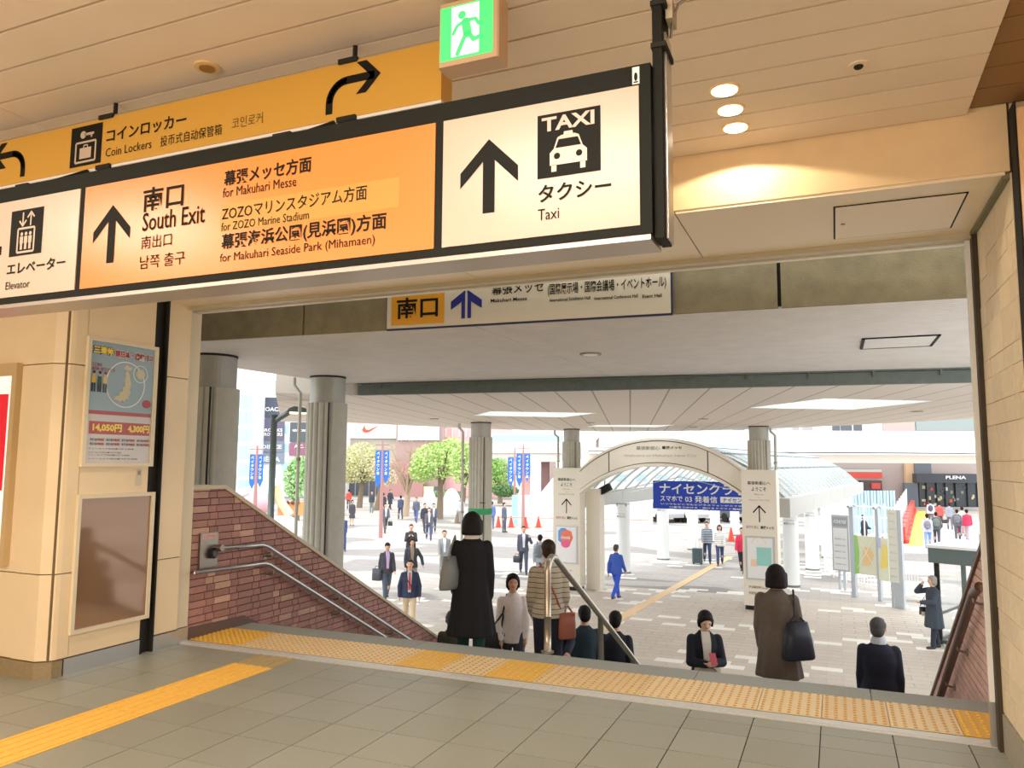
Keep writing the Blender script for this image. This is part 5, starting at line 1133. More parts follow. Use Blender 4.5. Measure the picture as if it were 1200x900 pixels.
MB().prism([a + Vector((-.35, 0, 0)), b + Vector((-.35, 0, 0)), b + Vector((.35, 0, 0)), a + Vector((.35, 0, 0))], (0, 0, .008)).build('yellow_stripe', M('stripe_yellow', (250, 226, 90), 0.6), gd)
MB().box(-1.5, 30, 42, 66, PLZ - .004, PLZ + .004).build('roadway', M('road_grey', (190, 188, 190), 0.8), gd)
# cones and tape
CO = M('cone_red', (240, 72, 48), 0.5)
cps = [(584, 618, 'leftmost red cone in the row before the white hoarding'), (599, 618, 'red cone second from the left before the white hoarding'), (616, 619, 'red cone at the foot of the nearer banner pole'), (631, 618, 'red cone just left of the left gate pylon'), (699, 623, 'red cone seen through the arch beside the left pylon'), (857, 634, 'red cone seen through the arch beside the striped couple'), (1035, 647, 'red cone behind the yellow map board'), (990, 640, 'red cone behind the grey timetable board')]
for px, py, lab in cps:
    p = on_z(px, py, PLZ); t = empty('traffic_cone', p, 0, lab, 'traffic cone', 'red traffic cones')
    MB().box(p.x - .2, p.x + .2, p.y - .2, p.y + .2, PLZ, PLZ + .03).build('base', CO, t); MB().cyl((p.x, p.y), .17, PLZ + .03, PLZ + .7, 16, .035).build('body', CO, t)
a, b = on_z(584, 618, PLZ), on_z(760, 622, PLZ)
bt_ = empty('barrier_tape', a, 0, 'thin orange barrier rail strung between the cones', 'barrier tape'); MB().tube([a + Vector((0, 0, .62)), b + Vector((0, 0, .62))], .03, 6).build('strip', M('tape_orange', (240, 150, 110)), bt_)
# parked cars behind
def car(px, py, col, label, D):
    p = on_z(px, py, PLZ); t = empty('car', p, YAW + R(-68), label, 'car'); T = Matrix.Translation(p) @ Matrix.Rotation(YAW + R(-68), 4, 'Z'); cm = M('car_%d' % px, col, 0.3, coat=.5)
    side = [(-2.1, .35), (2.1, .35), (2.15, .8), (1.3, .95), (.8, 1.42), (-1.5, 1.45), (-2.1, 1.0)]
    MB(T).prism([(u, -.8, v) for u, v in side], (0, 1.6, 0)).build('body', cm, t); MB(T).prism([(1.15, -.81, .97), (.72, -.81, 1.36), (-1.4, -.81, 1.38), (-1.85, -.81, 1.0)][::-1], (0, 1.62, 0)).build('window', BDK, t)
    for u in (-1.35, 1.35):
        for v in (-.82, .66): MB(T).tube([(u, v, .32), (u, v + .16, .32)], .32, 16).build('wheel', DARK, t)
    MB(T).box(2.1, 2.18, -.7, .7, .4, .6).build('bumper', BGY, t)
car(770, 610.5, (206, 206, 206), 'silver car parked behind the first left vault column', 48); car(799, 610.5, (236, 238, 240), 'white car parked behind the vault, left of the striped couple', 48)
car(846, 610, (90, 92, 96), 'dark car parked behind the striped couple', 50)
#PART3

# ================================================================== PEOPLE
def rx(v, a): c, s_ = math.cos(a), math.sin(a); return Vector((v.x, c * v.y - s_ * v.z, s_ * v.y + c * v.z))
def arm_pts(sd, swing, ab, bend, inw):
    sh = Vector((sd * 0.158, -.005, 1.352)); d1 = Vector((sd * math.sin(ab), math.sin(swing) * math.cos(ab), -math.cos(swing) * math.cos(ab)))
    el = sh + d1 * 0.275; q = swing + bend
    d2 = Vector((-sd * math.sin(inw), math.sin(q) * math.cos(inw), -math.cos(q) * math.cos(inw))); wr = el + d2 * 0.245
    return sh, el, wr, d2
def leg_pts(sd, swing, bend):
    hp = Vector((sd * 0.085, 0, 0.90)); kn = hp + Vector((0, math.sin(swing), -math.cos(swing))) * 0.42
    an = kn + Vector((0, math.sin(swing - bend), -math.cos(swing - bend))) * 0.40; return hp, kn, an
def remesh(o, vox, smooth=2):
    m = o.modifiers.new('merge', 'REMESH'); m.mode = 'VOXEL'; m.voxel_size = vox; m.use_smooth_shade = True
    if smooth: q = o.modifiers.new('soften', 'SMOOTH'); q.factor = 0.5; q.iterations = smooth
    return o
def hair_mat(name, rgb):
    m = M(name, rgb, 0.65, spec=0.25); N = m.node_tree.nodes; L = m.node_tree.links
    tc = N.new('ShaderNodeTexCoord'); mp_ = N.new('ShaderNodeMapping'); mp_.inputs['Scale'].default_value = (150, 150, 12); L.new(tc.outputs['Object'], mp_.inputs['Vector'])
    n = N.new('ShaderNodeTexNoise'); n.inputs['Scale'].default_value = 1.0; L.new(mp_.outputs['Vector'], n.inputs['Vector'])
    bp = N.new('ShaderNodeBump'); bp.inputs['Strength'].default_value = 0.7; bp.inputs['Distance'].default_value = 0.01; L.new(n.outputs['Fac'], bp.inputs['Height']); L.new(bp.outputs['Normal'], N['Principled BSDF'].inputs['Normal']); return m
HAIR = hair_mat('hair_black', (26, 20, 20)); HAIRB = hair_mat('hair_brown', (60, 42, 34)); HAIRG = hair_mat('hair_grey', (84, 82, 82))
EYE = M('eye_dark', (40, 30, 28), 0.3); LIP = M('lips', (190, 112, 100), 0.5)
def person(x, y, z, face, label, h=1.68, top='jacket', topc=(50, 54, 66), legs='trousers', legc=(48, 50, 60), shoe=(40, 34, 32), hair='short', hairm=None, fem=False,
           L=(0, .10, .15, 0), Rr=(0, .10, .15, 0), ll=(.0, 0), lr=(.0, 0), shirt=None, tie=None, tilt=0.0, turn=0.0, vox=None, hem=None, flare=0.0, topmat=None, group=None, skin=None, hands=False, bulk=1.0, collar=None):
    d = math.hypot(x, y); near = d < 14
    vb = vox or (0.008 if near else (0.014 if d < 34 else 0.022)); vc = vb * (1.25 if near else 1.1)
    to_cam = math.atan2(x, -y)                  # heading (rotation about z) that points local +y at the camera
    kind_, off = face; rz = (to_cam if kind_ == 'cam' else to_cam + math.pi if kind_ == 'away' else 0) + R(off)
    s_ = h / 1.70
    root = empty('person', (x, y, z), rz, label, 'person', group, None, s_)
    skin = skin or SKIN
    lp = [leg_pts(-1, *ll), leg_pts(1, *lr)]; low = min(p[2].z for p in lp) - 0.075
    dz = Vector((0, 0, -low)); lp = [[p + dz for p in q] for q in lp]; up = dz.z
    ar = [arm_pts(-1, *L), arm_pts(1, *Rr)]; ar = [[p + dz for p in q[:3]] + [q[3]] for q in ar]
    w = 0.90 if fem else 1.0
    def hd(v):                                   # head-local to body
        v = rx(Vector(v), -tilt); c, q = math.cos(turn), math.sin(turn); v = Vector((c * v.x - q * v.y, q * v.x + c * v.y, v.z)); return v + Vector((0, 0.0, 1.475)) + dz
    hrot = Matrix.Rotation(turn, 3, 'Z') @ Matrix.Rotation(-tilt, 3, 'X')
    # body: one continuous surface
    b = MB()
    b.loft([(0, 0, .84 + up, .13, .09), (0, -.01, .93 + up, .155, .105), (0, 0, 1.08 + up, .12 * w, .085), (0, 0, 1.25 + up, .145 * w, .10), (0, -.01, 1.37 + up, .15 * w, .09), (0, -.01, 1.43 + up, .07, .06)], 20)
    b.cap((0, -.012, 1.38 + up), hd((0, .0, .05)), .056, .052)
    b.ell(hd((0, .012, .125)), .074, .090, .108, 16, 12, hrot); b.ell(hd((0, .035, .06)), .050, .055, .055, 12, 8, hrot)
    b.cap(hd((0, .098, .125)), hd((0, .112, .098)), .010, .015, 8)
    for sd in (-1, 1): b.ell(hd((sd * .077, .0, .115)), .011, .02, .032, 8, 6, hrot)
    for sd, a in zip((-1, 1), ar):
        sh, el, wr, d2 = a
        b.cap(sh, el, .046, .037); b.cap(el, wr, .037, .025)
        side = Vector((0, 1, 0)) if abs(d2.y) < .8 else Vector((sd, 0, 0)); side = (side - side.dot(d2) * d2).normalized(); nrm = d2.cross(side)
        palm = wr + d2 * .05
        b.cap(wr, palm, .024, .030); b.cap(palm + side * .012, palm + side * .02 + d2 * .03, .022, .018); b.cap(palm - side * .012, palm - side * .022 + d2 * .03, .022, .016)
        for i, ln in enumerate((.066, .076, .070, .055)):
            o = palm + side * (.027 - .018 * i) + d2 * .03; m_ = o + d2 * ln * .55; e = m_ + (d2 * .8 - nrm * sd * .45).normalized() * ln * .5
            b.cap(o, m_, .0092, .0085, 8); b.cap(m_, e, .0085, .0072, 8)
        b.cap(wr + d2 * .02 + side * .02, palm + side * .052 + d2 * .02, .012, .010, 8); b.cap(palm + side * .052 + d2 * .02, palm + side * .056 + d2 * .05, .010, .008, 8)
    for q in lp:
        hp, kn, an = q; b.cap(hp, kn, .078, .052); b.cap(kn + Vector((0, -.012, -.06)), an, .052, .034); b.cap(an + Vector((0, -.02, -.03)), an + Vector((0, .12, -.05)), .034, .026)
    remesh(b.build('body', skin, root, local=True), vb)
    # legs and shoes
    if legs == 'trousers':
        t = MB(); t.loft([(0, 0, .80 + up, .125, .10), (0, -.012, .92 + up, .168, .120), (0, 0, 1.02 + up, .15 * w + .01, .11)], 20)
        for q in lp: hp, kn, an = q; t.cap(hp, kn, .094, .070); t.cap(kn, an + Vector((0, 0, .02)), .070, .056)
        remesh(t.build('trousers', M('cloth_%d_%d_%d' % legc, legc, 0.85, noise=.06, nscale=40), root, local=True), vc)
    elif legs == 'skirt':
        t = MB(); t.loft([(0, 0.02, .50 + up, .21, .17), (0, 0, .75 + up, .19, .14), (0, 0, 1.02 + up, .14, .105)], 28, 7, .05)
        remesh(t.build('skirt', M('cloth_%d_%d_%d' % legc, legc, 0.85, noise=.06, nscale=40), root, local=True), vc)
    for q in lp:
        an = q[2]; sm_ = MB(); sm_.cap(an + Vector((0, -.03, -.035)), an + Vector((0, .135, -.045)), .042, .032); remesh(sm_.build('shoe', M('shoe_%d_%d_%d' % shoe, shoe, 0.4), root, local=True), max(vb, .010))
    # upper garment
    tm_ = topmat or M('cloth_%d_%d_%d' % topc, topc, 0.85, noise=.07, nscale=30)
    hem = (0.82 if top in ('jacket', 'sweater') else 0.92 if top == 'shirt' else 0.45) if hem is None else hem
    ex = {'jacket': .030, 'coat': .036, 'shirt': .018, 'sweater': .032}[top] * bulk
    t = MB()
    lv = [(0, 0, hem + up, .165 * w + ex + flare, .118 + ex + flare * .75)]
    if hem < .8: lv += [(0, 0, (hem + .92) / 2 + up, .16 * w + ex + flare * .55, .114 + ex + flare * .45)]
    if hem < .88: lv += [(0, -.01, .93 + up, .158 * w + ex + flare * .2, .108 + ex + flare * .15)]
    lv += [(0, 0, 1.08 + up, .132 * w + ex + (.02 if top == 'coat' else 0), .092 + ex), (0, 0, 1.25 + up, .152 * w + ex, .103 + ex), (0, -.010, 1.34 + up, .160 * w + ex * .5, .098 + ex * .6), (0, -.014, 1.385 + up, .135 * w + ex * .4, .086 + ex * .3), (0, -.014, 1.425 + up, .092, .070), (0, -.012, 1.46 + up, .060, .058)]
    t.loft(lv, 48, 9 if flare else 5, .05 if flare else .02)
    for sh, el, wr, d2 in ar: t.cap(sh, el, .052 + ex * .35, .046 + ex * .35); t.cap(el, wr - d2 * .01, .047 + ex * .4, .034 + ex * .4)
    remesh(t.build({'jacket': 'jacket', 'coat': 'coat', 'shirt': 'shirt', 'sweater': 'sweater'}[top], tm_, root, local=True), vc, 6 if near else 3)
    if shirt:                                     # open jacket front shows the shirt
        f_ = MB(); yf = .103 + ex
        lv_ = [(1.455, .045, .062), (1.40, .050, .082 + ex * .3), (1.34, .052, .100 + ex * .6), (1.25, .047, .103 + ex), (1.08, .036, .094 + ex), (.96, .034, .102 + ex)]
        for (z0, w0, y0), (z1, w1, y1) in zip(lv_, lv_[1:]):
            f_.add([(-w0, y0 + .010, z0 + up), (w0, y0 + .010, z0 + up), (w1, y1 + .010, z1 + up), (-w1, y1 + .010, z1 + up), (-w0 - .004, y0 - .03, z0 + up), (w0 + .004, y0 - .03, z0 + up), (w1 + .004, y1 - .03, z1 + up), (-w1 - .004, y1 - .03, z1 + up)], [(0, 3, 2, 1), (0, 4, 7, 3), (1, 2, 6, 5)])
        f_.build('shirt_front', M('cloth_%d_%d_%d' % shirt, shirt, 0.8), root, local=True)
    if tie:
        f_ = MB(); yf = .103 + ex + .016; f_.prism([(u, yf if v < 1.39 else .075, v + up) for u, v in ((-.02, 1.42), (.02, 1.42), (.014, 1.36), (.032, 1.05), (0, 1.0), (-.032, 1.05), (-.014, 1.36))], (0, .008, 0)); f_.build('tie', M('cloth_%d_%d_%d' % tie, tie, 0.5), root, local=True)
    if collar:
        f_ = MB(); f_.loft([(0, -.015, 1.43 + up, .085, .080), (0, -.012, 1.47 + up, .078, .075), (0, -.01, 1.505 + up, .066, .066)], 24, 8, .05); remesh(f_.build('collar', M('cloth_%d_%d_%d' % collar, collar, 0.9), root, local=True), vb)
    # hair
    hm = hairm or HAIR; g = MB()
    if hair != 'bald':
        g.ell(hd((0, -.014, .150)), .083, .096, .090, 18, 12, hrot)
        g.ell(hd((0, -.045, .105)), .076, .066, .085, 16, 10, hrot)
        if hair == 'bob':
            g.ell(hd((0, -.022, .130)), .100, .100, .108, 18, 12, hrot)
            g.loft([tuple(hd((0, -.034, -.005))) + (.104, .076), tuple(hd((0, -.032, .02))) + (.110, .088), tuple(hd((0, -.028, .12))) + (.102, .088)], 28, 9, .03)
            g.ell(hd((0, .055, .175)), .070, .040, .035, 12, 8, hrot)
            for sd in (-1, 1): g.cap(hd((sd * .086, .010, .13)), hd((sd * .090, .018, .015)), .026, .022)
        if hair == 'bun': g.ell(hd((0, -.105, .16)), .038, .036, .038, 12, 8)
        if hair in ('short', 'medium'):
            for sd in (-1, 1): g.ell(hd((sd * .068, -.005, .150)), .018, .045, .042, 10, 8, hrot)
        if hair == 'medium':
            g.ell(hd((0, -.030, .08)), .092, .080, .100, 14, 10, hrot); g.ell(hd((0, -.012, .150)), .094, .104, .096, 16, 10, hrot); g.ell(hd((0, .056, .190)), .066, .036, .030, 12, 8, hrot)
            for sd in (-1, 1): g.cap(hd((sd * .080, .020, .14)), hd((sd * .084, .030, .06)), .020, .014)
        g.ell(hd((0, .052, .195)), .062, .040, .030, 12, 8, hrot)
        remesh(g.build('hair', hm, root, local=True), min(vb, .014))
    if d < 34:
        for sd in (-1, 1): e = MB(); e.ell(hd((sd * .030, .090, .130)), .013, .010, .007, 8, 6, hrot); e.build('eye', EYE, root, local=True)
        e = MB(); e.ell(hd((0, .090, .068)), .022, .010, .006, 8, 6, hrot); e.build('mouth', LIP, root, local=True)
    return root, (lambda p: FRAME[root.name] @ (Vector(p) + dz)), ar

def bag(name, loc, rz, w, hgt, dep, col, label, straps=None, cat='bag', taper=.85, mat=None, sr=.010):
    t = empty(name, loc, rz, label, cat); m_ = mat or M('bag_%d_%d_%d' % col, col, 0.5)
    b = MB(); b.loft([(0, 0, 0, w / 2 * .92, dep / 2 * .9), (0, 0, .02, w / 2, dep / 2), (0, 0, hgt * .55, w / 2 * (1 + taper) / 2, dep / 2), (0, 0, hgt, w / 2 * taper, dep / 2 * .5)], 24)
    b.v = [Vector((math.copysign(abs(v.x / (w / 2)) ** .6, v.x) * w / 2, v.y, v.z)) for v in b.v]
    b.build('pouch', m_, t, local=True, smooth=True)
    for p in (straps or []): MB().tube(p, sr, 8).build('strap', m_, t)
    return t

# --- people on the stairs, nearest first
def above(x, y): return stair_z(y)
r1, w1, a1_ = person(-3.33, 6.95, stair_z(6.9), ('away', -4), 'woman in a long black coat with bobbed hair and a tote on her shoulder', 1.60, 'coat', (20, 19, 24), 'trousers', (22, 64, 58), (40, 36, 36), 'bob', fem=True, L=(-.05, .16, .55, .1), Rr=(.0, .10, .1, .0), ll=(.12, .1), lr=(-.10, .1), hem=.45, flare=.075, collar=(226, 220, 210))
sh = w1((-.175, -.02, 1.42)); c = w1((-.215, -.12, .93))
bag('tote_bag', c, r1.rotation_euler.z + R(55), .27, .31, .12, (128, 132, 132), 'grey leather tote bag hanging from the shoulder of the woman in black', [[c + Vector((-.03, .04, .28)), c.lerp(sh, .7) + Vector((0, .05, .08)), sh + Vector((0, 0, .035)), c.lerp(sh, .7) + Vector((0, -.05, .08)), c + Vector((.02, -.09, .28))]], taper=.42)
STRIPE = stripes('striped_knit', (190, 178, 158), (62, 56, 52), 0.056, 0.13)
r2, w2, _ = person(-2.84, 7.80, stair_z(7.8), ('away', 6), 'woman in a beige sweater with dark stripes and navy trousers beside the centre handrail', 1.60, 'sweater', (190, 178, 158), 'trousers', (30, 32, 52), (60, 50, 46), 'bun', HAIRB, True, L=(.1, .12, .5, .1), Rr=(.05, .12, .5, .1), ll=(.1, .1), lr=(-.08, .12), hem=.86, topmat=STRIPE, bulk=1.2)
sh = w2((-.10, -.02, 1.45)); c = w2((.20, -.09, .64))
bag('crossbody_bag', c, r2.rotation_euler.z + R(20), .20, .26, .08, (158, 92, 72), 'brown leather crossbody bag at the hip of the striped-sweater woman', [[c + Vector((-.05, 0, .24)), w2((.07, -.16, 1.10)), w2((-.04, -.14, 1.33)), sh], [c + Vector((.07, .02, .24)), w2((.2, .12, 1.0)), w2((.0, .15, 1.3)), sh]], taper=.9)
r3, w3, _ = person(-3.32, 7.98, stair_z(7.98) - .0, ('cam', 4), 'person in a white shirt climbing the stairs between the two women', 1.36, 'shirt', (253, 250, 255), 'trousers', (70, 74, 90), (60, 56, 54), 'medium', fem=True, L=(.2, .1, .4, .1), Rr=(.1, .12, .3, .1), ll=(.3, .4), lr=(-.1, .1), hem=.80)
c = w3((.26, .05, .72)); bag('hand_bag', c, 0, .24, .18, .10, (36, 38, 48), 'black bag with a strap carried by the person in the white shirt', [[c + Vector((-.06, 0, .17)), w3((.14, .10, 1.2)), w3((.08, 0, 1.44)), c + Vector((.08, 0, .17))]])
r4, w4, _ = person(-3.10, 9.90, stair_z(9.9), ('away', 8), 'man in a dark blue-green shirt going down right beside the centre handrail', 1.70, 'jacket', (40, 58, 68), 'trousers', (40, 44, 54), hair='short', L=(.15, .12, .3, .1), Rr=(-.1, .12, .2, .0), ll=(.15, .1), lr=(-.1, .2), bulk=1.1)
r5, w5, _ = person(-2.78, 10.25, stair_z(10.25), ('away', -6), 'dark-haired person in a black jacket just beyond the man by the handrail', 1.76, 'jacket', (30, 34, 46), 'trousers', (34, 36, 44), hair='short', L=(.1, .1, .2, .0), Rr=(-.15, .14, .2, .0), ll=(-.1, .2), lr=(.15, .1))
r6, w6, _ = person(-5.14, 10.10, stair_z(10.1), ('away', 10), 'brown-haired person in an olive jacket low on the stairs by the left wall', 1.60, 'jacket', (58, 58, 46), 'trousers', (60, 60, 66), hair='medium', hairm=HAIRB, fem=True, ll=(.1, .1), lr=(-.1, .1), collar=(150, 130, 96))
r7, w7, a7 = person(-1.45, 9.2, stair_z(9.2), ('cam', 12), 'young woman in a dark navy jacket looking down at her phone while climbing the stairs', 1.57, 'jacket', (24, 30, 44), 'trousers', (40, 44, 60), hair='medium', fem=True, L=(.35, .12, 1.35, .75), Rr=(.40, .14, 1.25, .70), ll=(.35, .5), lr=(-.1, .1), shirt=(230, 224, 214), tilt=.42, turn=.05, skin=SKIN2, bulk=1.1)
p = w7((-.02, .37, 1.20)); t = empty('phone', p, 0, 'pink phone in the hands of the young woman on the stairs', 'phone'); MB(Matrix.Translation(p) @ Matrix.Rotation(r7.rotation_euler.z, 4, 'Z') @ Matrix.Rotation(R(-40), 4, 'X')).box(-.036, .036, -.075, .075, -.004, .004).build('case', M('phone_pink', (206, 96, 110), 0.4), t)
c = w7((.02, .24, .74)); bag('tote_bag', c, r7.rotation_euler.z, .32, .30, .10, (196, 186, 166), 'pale canvas tote hanging in front of the young woman with the phone', [[c + Vector((-.10, 0, .28)), w7((-.08, .26, 1.18)), w7((.06, .26, 1.18)), c + Vector((.10, 0, .28))]], mat=M('tote_canvas', (196, 186, 166), 0.8))
r8, w8, _ = person(-0.575, 8.1, stair_z(8.1), ('away', -8), 'woman in a long taupe-grey coat with bobbed hair walking down, black bag at her side', 1.60, 'coat', (104, 94, 86), 'trousers', (26, 26, 32), (40, 36, 36), 'bob', fem=True, L=(.05, .10, .15, .05), Rr=(.1, .16, .5, .1), ll=(.15, .1), lr=(-.15, .15), hem=.58, flare=.05, bulk=1.1)
sh = w8((.165, -.02, 1.42)); c = w8((.21, -.13, .80)); bag('shoulder_bag', c, r8.rotation_euler.z + R(40), .34, .34, .16, (34, 38, 54), 'large navy-black shoulder bag of the woman in the taupe coat', [[c + Vector((-.08, 0, .32)), c.lerp(sh, .6) + Vector((0, -.05, .05)), sh + Vector((0, 0, .035)), c.lerp(sh, .6) + Vector((0, .06, .05)), c + Vector((.08, .05, .32))]], taper=.45)
r9, w9, _ = person(0.355, 9.2, stair_z(9.2), ('away', 4), 'grey-haired man in a dark navy suit low on the stairs near the right wall', 1.62, 'jacket', (30, 32, 50), 'trousers', (32, 34, 48), hair='short', hairm=HAIRG, turn=-.25, L=(.1, .09, .1, .0), Rr=(-.05, .09, .1, .0), ll=(.1, .1), lr=(-.1, .1), bulk=1.5, collar=(200, 206, 216))
r10, w10, _ = person(-3.28, 9.2, stair_z(9.2), ('cam', 0), 'person in a navy coat mostly hidden behind the striped-sweater woman', 1.66, 'jacket', (38, 42, 62), 'trousers', (46, 48, 60), hair='short', L=(.3, .22, .9, .2), Rr=(.1, .1, .3, .1), ll=(.2, .3), lr=(-.1, .1))

# --- plaza people: head-top position in the photograph's survey gives the spot on the ground
def at_head(px, py, h): p = on_z(px, py, PLZ + h); return p.x, p.y, PLZ
WALK = dict(ll=(.35, .10), lr=(-.28, .25), L=(-.30, .10, .25, 0), Rr=(.32, .10, .3, 0)); WALK2 = dict(ll=(-.28, .25), lr=(.35, .10), L=(.32, .10, .3, 0), Rr=(-.30, .10, .25, 0)); STAND = dict(ll=(.03, 0), lr=(-.03, 0))
SUIT = (58, 62, 76)
def pp(px, py, face, label, **k):
    h = k.pop('h', 1.70); x, y, z = at_head(px, py, h); return person(x, y, z, face, label, h, **k)
pp(402, 601, ('cam', 10), 'man in a bright navy suit at the left edge beside the column', topc=(62, 78, 124), legc=(58, 70, 110), shirt=(230, 232, 236), **WALK)
pp(409, 573, ('away', 0), 'person in a red jacket walking under the olive tree', topc=(226, 84, 74), legc=(96, 94, 100), **WALK)
pp(413, 586, ('cam', 20), 'woman in a dark dress with bare legs left of the plaza', topc=(74, 74, 84), legs='skirt', legc=(74, 74, 84), fem=True, hair='medium', h=1.6, **STAND)
pp(436, 575.5, ('cam', 0), 'man in a black jacket and grey-green trousers near the olive tree', topc=(70, 72, 80), legc=(120, 136, 134), **STAND)
pp(449.5, 577, ('away', 0), 'dark-clad person half hidden by the banner pole', topc=(70, 72, 84), legc=(64, 66, 76), **WALK)
pp(457.6, 573, ('cam', 30), 'tall person in a long dark coat right of the banner pole', top='coat', topc=(66, 70, 84), legc=(60, 62, 72), **WALK2)
pp(469.7, 580, ('away', 10), 'person in a navy coat walking away near the thin tree', topc=(78, 86, 112), legc=(78, 84, 104), **WALK)
rh, wh, _ = pp(452, 589, ('cam', 15), 'man in a grey suit carrying a briefcase beside the banner pole', topc=(92, 96, 104), legc=(88, 92, 100), shirt=(228, 230, 232), **WALK2)
def brief(w_, off, label, col=(52, 52, 60), sz=(.30, .24, .08)):
    c = w_(off); t = bag('briefcase', c, 0, sz[0], sz[1], sz[2], col, label, [[c + Vector((-.07, 0, sz[1] - .01)), c + Vector((-.05, 0, sz[1] + .07)), c + Vector((.05, 0, sz[1] + .07)), c + Vector((.07, 0, sz[1] - .01))]], taper=.95); return t
brief(wh, (-.26, .12, .44), 'dark briefcase of the grey-suited man beside the banner pole')
pp(488, 582, ('cam', -10), 'man in a dark zip jacket and blue jeans in the middle of the plaza', topc=(96, 102, 116), legc=(84, 104, 160), **WALK)
pp(498, 589, ('cam', 20), 'person in a dark top behind the man in the white shirt', topc=(62, 62, 72), legc=(70, 72, 84), **WALK2)
rk, wk, _ = pp(503, 594, ('cam', 5), 'man with an open dark jacket over a white shirt and jeans, walking forward', topc=(96, 92, 100), legc=(76, 86, 122), shirt=(244, 244, 246), **WALK)
pp(508.5, 589, ('cam', 0), 'man in a dark suit just right of the white-shirted man', topc=(84, 90, 106), legc=(82, 90, 112), shirt=(230, 232, 236), h=1.72, **WALK2)
PH = dict(L=(.5, .15, 1.9, .5), Rr=(.5, .15, 1.9, .5))
rm, wm, _ = pp(482, 614, ('cam', 0), 'man in black raising both hands to his face while walking', topc=(58, 56, 60), legc=(70, 66, 70), ll=(.2, .1), lr=(-.2, .1), **PH)
pp(483, 630, ('cam', 8), 'person in a brown top and dark jacket with one arm out', topc=(70, 74, 82), legc=(150, 140, 126), shirt=(170, 148, 126), L=(.1, .55, .5, -.1), Rr=(.1, .15, .3, .0), ll=(.3, .1), lr=(-.2, .2), hair='medium')
ro, wo, _ = pp(454, 634, ('cam', 12), 'man in a dark jacket over a lilac shirt with head bowed, near the brick wall', topc=(74, 72, 80), legc=(84, 96, 112), shirt=(206, 184, 226), tilt=.35, **WALK2)
brief(wo, (.30, .05, .62), 'dark shoulder bag of the man in the lilac shirt', (66, 66, 76), (.32, .34, .14))
rp, wp_, _ = pp(480.6, 654, ('cam', 0), 'man in a navy blazer, red tie and beige trousers nearest the brick wall', topc=(48, 56, 82), legc=(214, 194, 160), shirt=(196, 200, 206), tie=(214, 60, 66), L=(.05, .28, .2, 0), Rr=(.0, .28, .2, 0), ll=(.3, .05), lr=(-.2, .2), h=1.72)
MB().tube([wp_((.13, .02, 1.44)), wp_((.06, .165, 1.25)), wp_((-.12, .15, .98))], .012, 6).build('bag_strap', M('strap_black', (40, 38, 42)), rp)
pp(521, 620, ('cam', 6), 'man in a light grey suit walking forward left of the woman in black', topc=(150, 152, 152), legc=(148, 152, 150), shirt=(220, 232, 244), hairm=HAIRB, **WALK)
rr_, wr_, _ = pp(613.7, 615.5, ('cam', 4), 'man in a dark suit holding a phone to his ear and a briefcase', topc=(84, 90, 106), legc=(82, 90, 108), shirt=(226, 230, 236), L=(.35, .45, 2.2, .35), Rr=(.05, .1, .1, 0), ll=(.3, .1), lr=(-.25, .2), h=1.74)
brief(wr_, (.24, .05, .42), 'dark briefcase of the man on the phone')
rs, ws, _ = pp(633, 625, ('away', -10), 'person with a grey backpack walking away beside the man on the phone', topc=(170, 178, 188), legc=(180, 184, 190), **WALK)
def backpack(w_, label, col, sz=(.32, .44, .2)):
    c = w_((0, -.24, .98)); t = empty('backpack', c, 0, label, 'backpack'); m_ = M('pack_%d_%d_%d' % col, col, 0.7)
    b = MB(); b.ell(c + Vector((0, 0, .2)), sz[0] / 2, sz[2] / 2 + .03, sz[1] / 2, 14, 10); b.build('pack', m_, t, smooth=True)
    b = MB(); b.ell(c + Vector((0, -.02, .08)), sz[0] * .36, sz[2] / 2 + .06, sz[1] * .2, 12, 8); b.build('pocket', m_, t, smooth=True)
    for sd in (-1, 1): MB().tube([w_((sd * .09, -.12, 1.40)), w_((sd * .10, .02, 1.47)), w_((sd * .12, .15, 1.30)), w_((sd * .15, .05, 1.05))], .018, 6).build('strap', m_, t)
backpack(ws, 'grey backpack of the person walking away beside the phoning man', (112, 118, 124))
pp(576.5, 587, ('away', 0), 'person with blue clothes just right of the green-banded column', topc=(100, 120, 190), legc=(96, 104, 130), **WALK)
pp(591, 589, ('cam', 60), 'dark-clothed person by the end of the white hoarding', topc=(96, 100, 116), legc=(96, 100, 112), **STAND)
pp(540.6, 583, ('cam', 0), 'pale-clothed person behind the right tree trunk', topc=(190, 190, 196), legc=(150, 150, 160), **STAND)
pp(722, 636, ('away', -28), 'grey-haired worker in bright blue clothes walking through the arched gate', topc=(64, 96, 190), legc=(54, 90, 206), shoe=(84, 60, 52), hair='short', hairm=HAIRG, ll=(.42, .15), lr=(-.35, .35), L=(-.35, .15, .2, 0), Rr=(.3, .12, .35, 0), h=1.66)
GS = stripes('grey_stripes', (176, 182, 190), (86, 94, 110), 0.07, 0.5); WS = stripes('white_stripes', (240, 238, 232), (150, 150, 150), 0.08, 0.25)
rv_, wv_, _ = pp(828, 610, ('cam', 5), 'man in a grey and white striped shirt pulling a suitcase toward the gate', topmat=GS, top='sweater', legc=(54, 68, 100), **WALK)
rw_, ww_, _ = pp(843, 614, ('cam', 0), 'long-haired woman in a white striped top beside the man with the suitcase', topmat=WS, top='sweater', legc=(60, 76, 120), fem=True, hair='bob', hairm=HAIRB, h=1.62, **WALK2)
